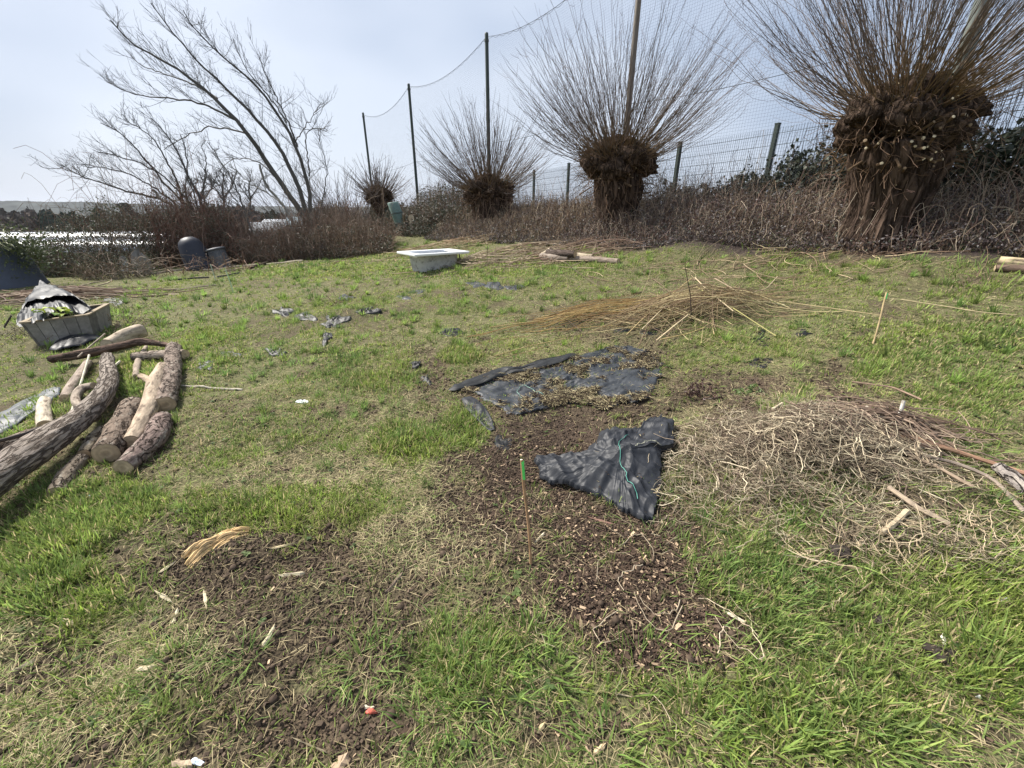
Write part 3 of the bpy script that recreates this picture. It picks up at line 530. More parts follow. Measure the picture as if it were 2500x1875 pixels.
# ------------------------------------------------------------------ net poles, netting, green mesh fence
NP = [(-8.9,28.8,277,887),(-4.8,22.9,208,1000),(-.85,17.1,87,1188),(2.72,11.3,None,1552),(6.1,6.8,None,2400)]
NT = EYE + 5.5
names = ['farthest dark green net pole, beside the small distant pollard','second farthest dark green net pole, standing clear against the sky','tall green net pole that rises through the mid-sized pollard by the bath','tall brown pole topping out of frame behind the broad shaggy pollard','nearest grey-green net pole, showing among the rods of the largest pollard']
for i, (x, y, *_) in enumerate(NP):
    g = gz(x, y); rt_ = thing('net_pole', (x, y, g-.1), names[i], 'pole', 'tall poles carrying the netting'); r_ = .062 if i < 4 else .085
    MB().lathe([(r_*1.15,-.1),(r_*1.1,2),(r_,NT-g+.02),(r_*.9,NT-g+.06),(0,NT-g+.06)], (x, y, g), 12, (.035,.05,.042) if i < 3 else ((.17,.14,.11) if i == 3 else (.15,.17,.15))).build('shaft', M_METAL, rt_, smooth=True)
    MB().lathe([(r_*1.25,NT-g-.18),(r_*1.25,NT-g-.12)], (x, y, g), 12, (.06,.07,.065)).build('collar', M_METAL, rt_)
nm = bpy.data.materials.new('net_mesh'); nm.use_nodes = True; t = nm.node_tree; t.nodes.clear(); N = t.nodes.new; L = t.links.new
out = N('ShaderNodeOutputMaterial'); tb = N('ShaderNodeBsdfTransparent'); df = N('ShaderNodeBsdfDiffuse'); df.inputs[0].default_value = (.10,.11,.125,1); at = N('ShaderNodeAttribute'); at.attribute_name = 'bk'
sp = N('ShaderNodeSeparateXYZ'); L(at.outputs['Vector'], sp.inputs[0]); ms = N('ShaderNodeMixShader'); prev = None
for ax in ('X', 'Y'):
    sc_ = N('ShaderNodeMath'); sc_.operation = 'MULTIPLY'; sc_.inputs[1].default_value = 1/.055; L(sp.outputs[ax], sc_.inputs[0]); fr = N('ShaderNodeMath'); fr.operation = 'FRACT'; L(sc_.outputs[0], fr.inputs[0])
    lt = N('ShaderNodeMath'); lt.operation = 'LESS_THAN'; lt.inputs[1].default_value = .038; L(fr.outputs[0], lt.inputs[0])
    if prev is None: prev = lt
    else: mxn = N('ShaderNodeMath'); mxn.operation = 'MAXIMUM'; L(prev.outputs[0], mxn.inputs[0]); L(lt.outputs[0], mxn.inputs[1]); prev = mxn
L(prev.outputs[0], ms.inputs[0]); L(tb.outputs[0], ms.inputs[1]); L(df.outputs[0], ms.inputs[2]); L(ms.outputs[0], out.inputs[0])
M_ROPE = mat('net_rope', .8, (30, .2), spec=.2)
nroot = thing('netting', (NP[2][0], NP[2][1], gz(NP[2][0], NP[2][1])), 'tall fine-meshed ball-stop netting hung between the high poles', 'net')
pts = [np.array(p[:2]) for p in NP]; pts.append(pts[-1]+(pts[-1]-pts[-2])); pts.append(pts[-1]+(pts[-1]-pts[-2]))
acc = 0
for i in range(len(pts)-1):
    K = 26; u = np.linspace(0, 1, K); a, b = pts[i], pts[i+1]; ln = np.linalg.norm(b-a); xy = a[None]+(b-a)[None]*u[:, None]; top = NT - .05 - (.42 if i else .5)*4*u*(1-u); mid = EYE+2.35 - .12*4*u*(1-u)
    bot = EYE + .2 - 0*u; H = 12; V = []; Bk = []
    for h_ in range(H+1):
        z = bot+(top-bot)*h_/H; sw = .10*np.sin(u*math.pi)*math.sin(h_/H*math.pi); V.append(np.stack([xy[:, 0]+sw*.56, xy[:, 1]+sw*.83, z], -1)); Bk.append(np.stack([acc+u*ln, z, z*0], -1))
    k = np.arange(H)[:, None]*K; j = np.arange(K-1)[None]
    MB().add(np.array(V), np.stack([k+j, k+j+1, k+K+j+1, k+K+j], -1).reshape(-1,4), None, (.05,.06,.055), np.array(Bk).reshape(-1,3)).build('net_panel', nm, nroot, smooth=True)
    rp = MB(); tp = np.stack([xy[:, 0], xy[:, 1], top+.01], -1); rp.tubes(tp, .006, (.06,.07,.07), 5)
    K2 = 120; u2 = np.linspace(0, 1, K2); lp = np.stack([np.interp(u2, u, tp[:, q]) for q in range(3)], -1); lp[:, 2] -= .05*np.abs(np.sin(u2*math.pi*ln/.42)); rp.tubes(lp, .0045, (.07,.08,.08), 4)
    rp.build('top_rope', M_ROPE, nroot); MB().tubes(np.stack([xy[:, 0], xy[:, 1], mid], -1), .005, (.06,.07,.07), 4).build('middle_rope', M_ROPE, nroot); acc += ln
# weld-mesh fence
fa = np.array([5.19, 9.33]); fd = np.array([-.447, .894]); FT = EYE+1.55
froot = thing('mesh_fence', (fa[0], fa[1], gz(*fa)), 'dark green weld-mesh fence with square posts behind the pollards', 'fence')
sp_ = 2.42
for i in range(-3, 11):
    p = fa+fd*sp_*i; g = gz(*p); ft = FT - .012*max(0, i)
    MB().box((p[0], p[1], (g-.2+ft+.06)/2), (.075,.075, ft+.06-g+.2), math.atan2(fd[1], fd[0]), (.03,.045,.036)).box((p[0], p[1], ft+.07), (.085,.085,.02), math.atan2(fd[1], fd[0]), (.03,.045,.036)).build('post', M_METAL, froot)
    q = p+fd*sp_; m_ = MB(); nv = 48; u = (np.arange(nv)+.5)/nv; xy = p[None]+(q-p)[None]*u[:, None]; zb = ft-2.0
    P = np.stack([np.stack([xy[:, 0], xy[:, 1], np.full(nv, z_)], -1) for z_ in (zb, ft-1, ft)], 1); m_.tubes(P, .0035, (.035,.05,.042), 3)
    hz = np.arange(zb+.1, ft+.01, .2); m_.tubes(np.stack([np.stack([np.full(len(hz), p[0]*(1-f_)+q[0]*f_), np.full(len(hz), p[1]*(1-f_)+q[1]*f_), hz], -1) for f_ in (0,.5,1)], 1), .0048, (.035,.05,.042), 3)
    m_.build('mesh_panel', M_METAL, froot)

# ------------------------------------------------------------------ thickets
def thicket(name, st, label, nleaf, nstem, cat='brambles', lsize=(.03,.07), leafc=((.045,.06,.03),(.13,.13,.09),(.09,.055,.04)), lw=(.5,.2,.3), stemc=((.15,.085,.055),(.22,.16,.11)), upright=.3, srad=.0035, kind=None, top=1., cane=1.2, clump=.6):
    """st: stations (front xy, back xy, front height, back height)"""
    F = np.array([s_[0] for s_ in st], float); Bk = np.array([s_[1] for s_ in st], float); hf = np.array([s_[2] for s_ in st]); hb_ = np.array([s_[3] for s_ in st])
    sl = np.concatenate([[0], np.cumsum(np.linalg.norm(np.diff(F, axis=0), axis=1))]); sl = sl/sl[-1]
    def at(u, w):
        f = np.stack([np.interp(u, sl, F[:, 0]), np.interp(u, sl, F[:, 1])], -1); b = np.stack([np.interp(u, sl, Bk[:, 0]), np.interp(u, sl, Bk[:, 1])], -1); p = f+(b-f)*w[:, None]
        h = np.interp(u, sl, hf)*(1-w)+np.interp(u, sl, hb_)*w; h = h*np.clip(w*3.5+.35, 0, 1); nz_ = fbm(p[:, 0]*1.1, p[:, 1]*1.1, seed=len(label)); return p, h*(1+.42*nz_+.3*fbm(p[:, 0]*3.3, p[:, 1]*3.3, seed=len(label)+4, o=2))
    root = thing(name, (F[len(F)//2][0], F[len(F)//2][1], gz(*F[len(F)//2])), label, cat, None, kind)
    n = nleaf; u, w = rng.random(n), rng.random(n)**1.3; p, h = at(u, w); zf = rng.random(n)**.6*1.05; z = T(p[:, 0], p[:, 1])+h*zf
    keep = fbm(p[:, 0]*3, p[:, 1]*3, z*3, seed=12) > -clump*rng.random(n)*1.2-.05
    ci = rng.choice(len(leafc), n, p=lw); c = np.array(leafc)[ci]*(.6+.8*rng.random((n,1))); pos = np.stack([p[:, 0], p[:, 1], z], -1)[keep]
    if nleaf: MB().leaves(pos, rng.uniform(*lsize, len(pos)), c[keep], 0).build('leaves', M_LEAF, root)
    n = nstem; u, w = rng.random(n), rng.random(n); p, h = at(u, w); a = rng.random(n)*6.28; L_ = (h+.15)*cane*rng.uniform(.5, 1.5, n); hx = L_*rng.uniform(.1, 1.1, n)*(1-upright)
    t_ = np.linspace(0, 1, 8)[None]; tall = np.where(rng.random(n) < .05, 1.7, 1.); L_ = L_*tall; hh = np.minimum(h*rng.uniform(.5, 1.35, n)*tall, L_)[:, None]*top; arc = np.sin(t_*math.pi*rng.uniform(.45, .95, n)[:, None])
    zz = T(p[:, 0], p[:, 1])[:, None]+hh*arc; P = np.stack([p[:, :1]+hx[:, None]*t_*np.cos(a)[:, None], p[:, 1:]+hx[:, None]*t_*np.sin(a)[:, None], zz], -1)+np.cumsum(rng.normal(0, .018, (n,8,3)), 1)
    sc_ = np.array(stemc)[rng.integers(0, len(stemc), n)]*(.5+.9*rng.random((n,1)))
    MB().tubes(P, (srad*rng.uniform(.6, 1.6, n))[:, None]*np.linspace(1, .6, 8)[None], sc_, 3).build('stems', M_TWIG, root); return root
def g2(px, py): p = hit(px, py); return (p[0], p[1])
def back(f, d): x, y = f; r = math.hypot(x, y); return (x+x/r*d, y+y/r*d)
def stn(px, py, d, hf, hb): f = g2(px, py); return (f, back(f, d), hf, hb)
thicket('bramble_hedge', [stn(-330,690,2.5,.6,.9), stn(60,678,2.3,.55,.8), stn(170,676,2.2,.7,1.2), stn(270,668,2.,1.2,2.0), stn(400,655,2.,1.35,2.1)], 'dark leafy bramble hedge behind the stick heap and the leaning slabs', 46000, 1500, lsize=(.03,.065), leafc=((.06,.075,.04),(.17,.17,.13),(.10,.075,.05)), lw=(.5,.22,.28), srad=.0045)
thicket('bramble_hedge', [stn(400,655,2.1,1.35,2.1), stn(500,650,2.,1.2,1.9), stn(600,645,1.9,.8,1.35)], 'reddish brown bramble hedge around the two dark bins', 34000, 1300, lsize=(.03,.06), leafc=((.06,.07,.04),(.15,.14,.11),(.12,.06,.045)), lw=(.4,.2,.4), stemc=((.17,.085,.06),(.22,.15,.11)), srad=.005)
thicket('bramble_hedge', [stn(600,645,1.9,.75,1.25), stn(700,640,1.8,.7,1.05), stn(800,634,1.8,.7,1.1)], 'twiggy bramble hedge at the foot of the leaning tree', 20000, 1700, lsize=(.03,.06), leafc=((.07,.075,.05),(.16,.14,.11),(.13,.085,.06)), lw=(.3,.25,.45), stemc=((.18,.11,.08),(.24,.18,.14)), srad=.005)
thicket('bramble_canes', [stn(385,676,.7,.25,.9), stn(480,670,.6,.2,.6), stn(610,660,.6,.2,.6)], 'dead bramble canes arching in front of the two dark bins', 260, 60, lsize=(.03,.05), leafc=((.07,.07,.045),(.12,.09,.06)), lw=(.5,.5), stemc=((.22,.13,.09),(.28,.2,.14)), upright=-.2, srad=.006, cane=1.6)
thicket('bramble_canes', [stn(200,686,.7,.2,.7), stn(300,682,.6,.2,.7), stn(385,676,.7,.25,.8)], 'thin bramble canes arching in front of the leaning slabs', 1500, 160, lsize=(.03,.05), leafc=((.07,.08,.045),(.14,.13,.09)), lw=(.6,.4), stemc=((.2,.14,.1),(.28,.22,.16)), upright=-.2, srad=.006, cane=1.6)
thicket('bramble_tangle', [stn(800,634,3.,.5,1.3), stn(880,628,3.5,.5,1.), stn(960,618,3.,.35,.7)], 'low brown tangle of bramble canes between the hedge and the grassy gap', 13000, 1900, lsize=(.03,.06), leafc=((.08,.09,.05),(.16,.14,.11),(.12,.085,.06)), lw=(.35,.2,.45), stemc=((.19,.12,.08),(.28,.21,.15)), srad=.0045)
thicket('ivy_clump', [((-4.9,17.2),(-5.2,20.4),.35,1.0), ((-3.6,15.6),(-3.4,19.6),.5,1.35), ((-2.0,14.2),(-1.3,17.4),.5,1.4), ((-.9,13.9),(.2,16),.6,1.3)], 'mound of dark ivy and bramble against the fence left of the mid-sized pollard', 26000, 1500, cat='ivy', lsize=(.04,.08), leafc=((.045,.055,.03),(.11,.11,.08),(.10,.075,.055)), lw=(.5,.2,.3))
thicket('ivy_clump', [((-7.6,23.4),(-8.3,26.5),.6,2.2), ((-5.9,20.6),(-6.8,24.5),.5,1.9), ((-4.9,18.9),(-5.4,22.5),.4,1.3)], 'dark evergreen clump on the far fence posts right of the green barrel', 15000, 500, cat='ivy', lsize=(.06,.11), leafc=((.03,.045,.025),(.07,.08,.055)), lw=(.8,.2))
# bank undergrowth
def bs_(t, s_): c = np.array([-.85,17.1])+np.array([.56,-.83])*t+np.array([-.83,-.56])*s_; return (c[0], c[1])
thicket('dead_undergrowth', [(bs_(1.2,3.3),bs_(.5,.1),.22,.75), (bs_(3.,3.1),bs_(3.,-.2),.25,.8), (bs_(5.2,2.8),bs_(5.5,-.4),.3,.9), (bs_(7.0,2.7),bs_(7.6,-.6),.3,.95)], 'brown dead undergrowth around the foot of the broad shaggy pollard', 24000, 6500, cat='undergrowth', lsize=(.03,.06), leafc=((.10,.08,.075),(.15,.13,.12),(.07,.08,.05),(.085,.055,.045)), lw=(.4,.2,.15,.25), stemc=((.28,.20,.13),(.38,.31,.22),(.17,.11,.08)), upright=.5, srad=.0032, kind='stuff', clump=.9)
thicket('dead_undergrowth', [(bs_(7.0,2.7),bs_(7.8,-.6),.25,1.0), (bs_(8.8,2.5),bs_(9.4,-.9),.28,1.0), (bs_(10.4,2.2),bs_(11,-.8),.3,.85), (bs_(12.2,1.85),bs_(12.6,-.8),.42,.95), (bs_(15,1.75),bs_(15,-.6),.42,1.0)], 'purplish brown bramble litter below the largest pollard', 42000, 7000, cat='undergrowth', lsize=(.022,.05), leafc=((.11,.085,.08),(.18,.16,.155),(.07,.085,.055),(.085,.055,.05)), lw=(.42,.2,.13,.25), stemc=((.27,.20,.14),(.40,.33,.25),(.16,.10,.08)), upright=.3, srad=.0028, kind='stuff', clump=.9)
# ivy over the fence
def ivy(name, t0, t1, n, h0, h1, label, off=.25, col=((.025,.035,.022),(.06,.07,.045)), ls=(.05,.09)):
    root = thing(name, (*(fa+fd*t0), gz(*(fa+fd*t0))), label, 'ivy'); u = rng.random(n); c = fa[None]+fd[None]*(t0+(t1-t0)*u)[:, None]; w = rng.normal(0, off, n); nrm2 = np.array([-.894,-.447]); p = c+nrm2[None]*(w-.05)[:, None]
    hm = h0+(h1-h0)*u; top = hm*(1+.45*fbm(p[:, 0]*1.3, p[:, 1]*1.3, seed=int(t0*7)%50+3)+.25*fbm(p[:, 0]*4, p[:, 1]*4, seed=8)); z = T(p[:, 0], p[:, 1])+top*rng.random(n)**.75; keep = fbm(p[:, 0]*4, p[:, 1]*4, z*4, seed=19) > -.25-.5*rng.random(n)*(z-T(p[:, 0], p[:, 1]) < top*.6)
    MB().leaves(np.stack([p[:, 0], p[:, 1], z], -1)[keep], rng.uniform(*ls, keep.sum()), np.array(col)[rng.integers(0, len(col), keep.sum())]*(.6+.7*rng.random((keep.sum(),1))), 0, asp=.85).build('leaves', M_LEAF, root)
    m = n//45; u = rng.random(m); c = fa[None]+fd[None]*(t0+(t1-t0)*u)[:, None]; z0 = T(c[:, 0], c[:, 1]); t_ = np.linspace(0, 1, 7)[None]; hh = (h0+(h1-h0)*u)*rng.uniform(.6, 1.5, m)
    P = np.stack([np.repeat(c[:, :1], 7, 1), np.repeat(c[:, 1:], 7, 1), z0[:, None]+hh[:, None]*t_], -1)+np.cumsum(rng.normal(0, .06, (m,7,3)), 1); MB().tubes(P, .004, (.08,.06,.045), 3).build('stems', M_TWIG, root)
ivy('ivy_on_fence', -7, -.4, 40000, 1.8, 1.35, 'thick dark ivy covering the fence behind the largest pollard', .35)
ivy('ivy_on_fence', -.4, 4.6, 15000, 1.15, .95, 'dark ivy climbing the fence between the largest and the broad shaggy pollard', .2)
ivy('ivy_on_fence', 4.6, 11.5, 13000, .95, .9, 'patchy ivy on the fence right of the mid-sized pollard', .2)

# ------------------------------------------------------------------ far country
hm = MB(); na_ = 700; th = np.radians(np.linspace(-75, 75, na_)); K = 14; V = []; Cc = []
for i in range(K):
    t_ = i/(K-1); r_ = 1100+500*t_; h_ = (24+7*fbm(th*7, th*0, seed=4)+4*sm(-.1, .6, th))*sm(0, 1, t_)*1.0 + 1.6*fbm(th*210+i*5, np.full(na_, i*1.3), seed=13)*(t_ > 0)
    V.append(np.stack([np.sin(th)*r_, np.cos(th)*r_, -6+h_*1.15+2], -1)); Cc.append(np.array([.06,.065,.06])*(1+.6*fbm(th*150, np.full(na_, i*2.1), seed=44))[:, None]+np.zeros((na_,3)))
k = np.arange(K-1)[:, None]*na_; j = np.arange(na_-1)[None]
hm.add(np.array(V), np.stack([k+j, k+j+1, k+na_+j+1, k+na_+j], -1).reshape(-1,4), None, np.array(Cc).reshape(-1,3)); hm.build('hills', M_FAR, smooth=True, kind='structure')
fw = MB(); n = 42000; a = np.radians(rng.uniform(-62, 8, n)); r_ = rng.uniform(190, 300, n); hb_ = 7.5+3*fbm(a*60, a*0+r_*.01, seed=15)+2*fbm(a*260, a*0, seed=16); x = np.sin(a)*r_; y = np.cos(a)*r_
z = T0(x, y)+hb_*rng.random(n)**.7; typ = fbm(a*22, a*0, seed=17); c = np.where((typ > .15)[:, None], np.array([.03,.045,.03]), np.array([.085,.07,.06]))*(.6+.8*rng.random((n,1)))
fw.leaves(np.stack([x, y, z], -1), rng.uniform(1.2, 2.6, n), c, 0); fw.build('far_wood', M_FAR, kind='stuff', label='band of distant wood across the valley', category='wood')
fs = MB(); n = 26000; a = np.radians(rng.uniform(-35, -12, n)); r_ = rng.uniform(48, 70, n); hb_ = 2.9+.9*fbm(a*30, a*0, seed=25)+.8*fbm(a*110, a*0, seed=26)+1.6*sm(-28,-20,np.degrees(a)); x = np.sin(a)*r_; y = np.cos(a)*r_
c = np.where((fbm(a*40, r_*.05, seed=27) > .25)[:, None], np.array([.17,.075,.045]), np.array([.13,.10,.08]))*(.6+.8*rng.random((n,1))); P0 = np.stack([x, y, T0(x, y)+hb_*rng.random(n)**.8-.4], -1)
D = nrm(rng.normal(0, .5, (n,3))+np.array([-.1,0,1.])); fs.tubes(crowns(P0, D, rng.uniform(.4, 1.2, n), 3, .2, .2), .018, c, 3); fs.build('distant_scrub', M_TWIG, kind='stuff', label='reddish brown winter scrub beyond the hedge', category='scrub')
pp = W(298, 512, 150); pr = thing('pine_tree', (pp[0], 150, float(T0(pp[0], 150))), 'dark flat-topped pine on the skyline left of centre of the hills', 'tree'); pt = W(302, 503, 150)
MB().tubes(np.array([[pp[0], 150, float(T0(pp[0],150))], [pp[0]+.3, 150, 0], [pt[0], 150, pt[2]]])[None], np.array([[.4,.3,.15]]), (.08,.06,.05), 6).build('trunk', M_TWIG, pr)
n = 900; d = nrm(rng.normal(size=(n,3)))*rng.random((n,1))**.4; MB().leaves(np.array([pt[0], 150, pt[2]])+d*np.array([2.1,1.6,1.1]), rng.uniform(.3, .6, n), np.array([.02,.035,.02]), 0).build('crown', M_LEAF, pr)
def tunnel(p0, p1, wd, ht, label):
    p0, p1 = np.array(p0, float), np.array(p1, float); z = min(float(T0(*p0)), float(T0(*p1))); d = (p1-p0); L_ = np.linalg.norm(d); d /= L_; nn = np.array([-d[1], d[0]]); rt_ = thing('polytunnel', (*p0, z), label, 'polytunnel', 'white polytunnels beyond the hedge')
    S = 15; th = np.linspace(0, math.pi, S); K = 14; V = []
    for i in range(K):
        c_ = p0+d*L_*i/(K-1); rr_ = 1+.012*(i % 2); V.append(np.stack([c_[0]+nn[0]*np.cos(th)*wd*rr_, c_[1]+nn[1]*np.cos(th)*wd*rr_, z+np.sin(th)**.7*ht*rr_], -1))
    k = np.arange(K-1)[:, None]*S; j = np.arange(S-1)[None]; MB().add(np.array(V), np.stack([k+j, k+j+1, k+S+j+1, k+S+j], -1).reshape(-1,4), None, (.60,.63,.68)).build('cover', M_BATH, rt_, smooth=True)
    for e_, c_ in ((0, V[0]), (1, V[-1])): MB().add(np.vstack([c_, c_[:1]*.5+c_[-1:]*.5]), None, [[i, i+1, S] for i in range(S-1)], (.70,.73,.78)).build('end_wall', M_BATH, rt_)
    for i in range(0, K, 2): MB().tubes(np.array(V[i])[None]*1.0+np.array([0,0,.02]), .03, (.25,.27,.28), 4).build('hoop', M_METAL, rt_)
tunnel((-118, 66), (-52, 75), 4., 2.75, 'nearer long white polytunnel at the left edge, framed by hoops'); tunnel((-112, 83), (-58, 92), 4., 3.7, 'farther white polytunnel, its roof showing behind the nearer one')
def shed(px, Yd, w, d_, h, wallc, roofc, label, rz=.2, name='garden_shed', cat='shed', dz=.0):
    p = W(px, 575, Yd); g = float(T0(p[0], Yd))-.1+dz; rt_ = thing(name, (p[0], Yd, g), label, cat, 'sheds glimpsed through the hedge'); M = np.array([[math.cos(rz), -math.sin(rz), 0],[math.sin(rz), math.cos(rz), 0],[0,0,1.]]); c = np.array([p[0], Yd, g])
    MB().box(c+np.array([0,0,h/2]), (w, d_, h), rz, wallc).build('wall', M_WOOD, rt_)
    b = np.array([[-w/2-.1,-d_/2-.1,h],[w/2+.1,-d_/2-.1,h],[w/2+.1,d_/2+.1,h],[-w/2-.1,d_/2+.1,h]]); t4 = np.array([[-w/2-.1,-.06,h+.55],[w/2+.1,-.06,h+.55],[w/2+.1,.06,h+.55],[-w/2-.1,.06,h+.55]]); MB().hexa(b@M.T+c, t4@M.T+c, roofc).build('roof', M_WOOD, rt_)
    MB().box(c+M@np.array([w*.2,-d_/2-.03,h*.55]), (w*.22,.05,h*.4), rz, (.10,.12,.13)).build('window', M_HARD, rt_); MB().box(c+M@np.array([-w*.22,-d_/2-.03,h*.45]), (w*.26,.05,h*.85), rz, np.array(wallc)*.7).build('door', M_WOOD, rt_)
shed(655, 34, 1.9, 2, 1.9, (.42,.44,.46), (.30,.31,.32), 'grey low shed behind the hedge left of the thin sapling', .3)
shed(690, 36, 2.4, 2, 2.1, (.68,.70,.72), (.50,.52,.54), 'white-sided shed behind the foot of the leaning tree', -.1); shed(738, 33, 1.5, 1.6, 1.8, (.16,.30,.31), (.30,.36,.38), 'small teal shed right of the white-sided one', .15)

# ------------------------------------------------------------------ bath, barrel, bins, slabs, boards
def frame_at(px, py, rz=0): p = hit(px, py, T=T); return p, np.array([[math.cos(rz), -math.sin(rz), 0],[math.sin(rz), math.cos(rz), 0],[0,0,1.]])
def rrect(w, d, r, n=6):
    o = []
    for (cx, cy, a0) in ((w/2-r, d/2-r, 0), (-w/2+r, d/2-r, 90), (-w/2+r, -d/2+r, 180), (w/2-r, -d/2+r, 270)):
        for i in range(n+1): a = math.radians(a0+90*i/n); o.append((cx+r*math.cos(a), cy+r*math.sin(a)))
    return np.array(o)
def loops(mb, rings, col):
    n = len(rings[0]); k = np.arange(len(rings)-1)[:, None]*n; j = np.arange(n)[None]; j2 = (j+1)%n
    return mb.add(np.array(rings).reshape(-1,3), np.stack([k+j, k+j2, k+n+j2, k+n+j], -1).reshape(-1,4), None, col)
pb = hit(1058, 662, T=T); A_ = hit(970, 634, .36, T=T); B_ = hit(1113, 622, .36, T=T); Cc_ = hit(1040, 641, .36, T=T); print('bath', pb, A_, B_, Cc_)
e1 = (B_-Cc_)[:2]; e2 = (A_-Cc_)[:2]; Lb, Wb = 1.15, .80; ang1 = math.atan2(e1[1], e1[0]); cb = np.array([pb[0]-.05, pb[1]+.42]); gb = gz(*pb[:2]); rzb = R(38)
Mb = np.array([[math.cos(rzb), -math.sin(rzb)],[math.sin(rzb), math.cos(rzb)]])
broot = thing('bathtub', (cb[0], cb[1], gb), 'white discarded bath full of water standing on the far lawn', 'bath')
def br(w, d, r, z, ox=0, oy=0): q = (rrect(w, d, r)+np.array([ox, oy]))@Mb.T; return np.concatenate([q+cb, np.full((len(q),1), gb+z)], 1)
HB = .37
loops(MB(), [br(.90,.56,.15,-.03), br(.93,.58,.15,.06), br(.96,.61,.14,.2), br(.98,.63,.13,HB-.03)], (.52,.51,.48)).build('shell', M_BATHU, broot, smooth=True)
loops(MB(), [br(1.03,.66,.1,HB-.045), br(1.30,.92,.02,HB-.045), br(1.32,.94,.03,HB-.03), br(1.32,.94,.03,HB), br(1.30,.92,.03,HB+.006), br(1.02,.66,.12,HB+.002), br(1.0,.63,.14,HB-.03), br(.97,.60,.14,HB-.1), br(.9,.52,.14,.12)], (.84,.85,.86)).build('rim', M_BATH, broot)
q = br(.97,.60,.14,HB-.07); MB().add(np.vstack([q, q.mean(0, keepdims=True)]), None, [[i, (i+1)%len(q), len(q)] for i in range(len(q))], (.10,.12,.12)).build('water', M_WATER, broot)
c3 = np.array([*(np.array([.6,-.1])@Mb.T+cb), gb+.27]); MB().tubes(np.array([[c3+np.array([0,0,.02]), c3+np.array([.02,-.02,-.09]), c3+np.array([.0,-.02,-.26])]])[0][None], .014, (.035,.03,.025), 6).build('overflow_pipe', M_HARD, broot)

p = hit(987, 569, T=T); z = p[2]; Ml = np.array([[1,0,-.30],[0,1,0],[.12,0,1.]]); rt_ = thing('barrel', p, 'green barrel leaning against the small distant pollard', 'barrel')
MB().lathe([(.20,0),(.215,.3),(.22,.33),(.215,.36),(.22,.62),(.225,.66),(.22,.70),(.21,1.1),(.19,1.12),(.17,1.08),(0,1.08)], p, 20, (.12,.19,.165), Ml).build('body', M_HARD, rt_, smooth=True)
MB().lathe([(.222,.33),(.235,.36),(.222,.39)], p, 20, (.06,.09,.08), Ml).build('hoop', M_HARD, rt_); MB().lathe([(.222,.70),(.235,.73),(.222,.76)], p, 20, (.06,.09,.08), Ml).build('hoop', M_HARD, rt_)
def stick(pts, r, label, col=(.3,.25,.18), h=0., name='stick', cat='stick', K=14, wob=.012, mat_=None, sides=6, group=None, ends=None, hs=None):
    hs = [h]*len(pts) if hs is None else hs; P = np.array([hit(a, b, c_, T=T) for (a, b), c_ in zip(pts, hs)]); s_ = np.concatenate([[0], np.cumsum(np.linalg.norm(np.diff(P, axis=0), axis=1))]); u = np.linspace(0, s_[-1], K)
    Q = np.stack([np.interp(u, s_, P[:, i]) for i in range(3)], -1); Q[1:-1] = (Q[:-2]+Q[1:-1]*2+Q[2:])/4; Q += np.cumsum(rng.normal(0, 1, (K,3)), 0)*wob*s_[-1]/K*.6; Q[:, 2] = np.maximum(Q[:, 2], T(Q[:, 0], Q[:, 1])+r*.5)
    r1 = r if ends is None else ends; rad = np.linspace(r, r1, K)*(1+.10*rng.normal(size=K).clip(-1.5,1.5)); c = np.array(col)*(1+.15*rng.normal(size=(K,1)).clip(-1.5,1.5))
    m_ = MB(); Q2 = np.vstack([Q[:1]-(Q[1]-Q[0])*.002, Q, Q[-1:]+(Q[-1]-Q[-2])*.002]); rad2 = np.concatenate([[.0005], rad, [.0005]]); c2 = np.vstack([c[:1]*1.3, c, c[-1:]*1.3]); m_.tubes(Q2[None], rad2[None], c2[None], sides); o = m_.build(name, mat_ or M_TWIG, smooth=False); tag(o, label, cat, group); return o
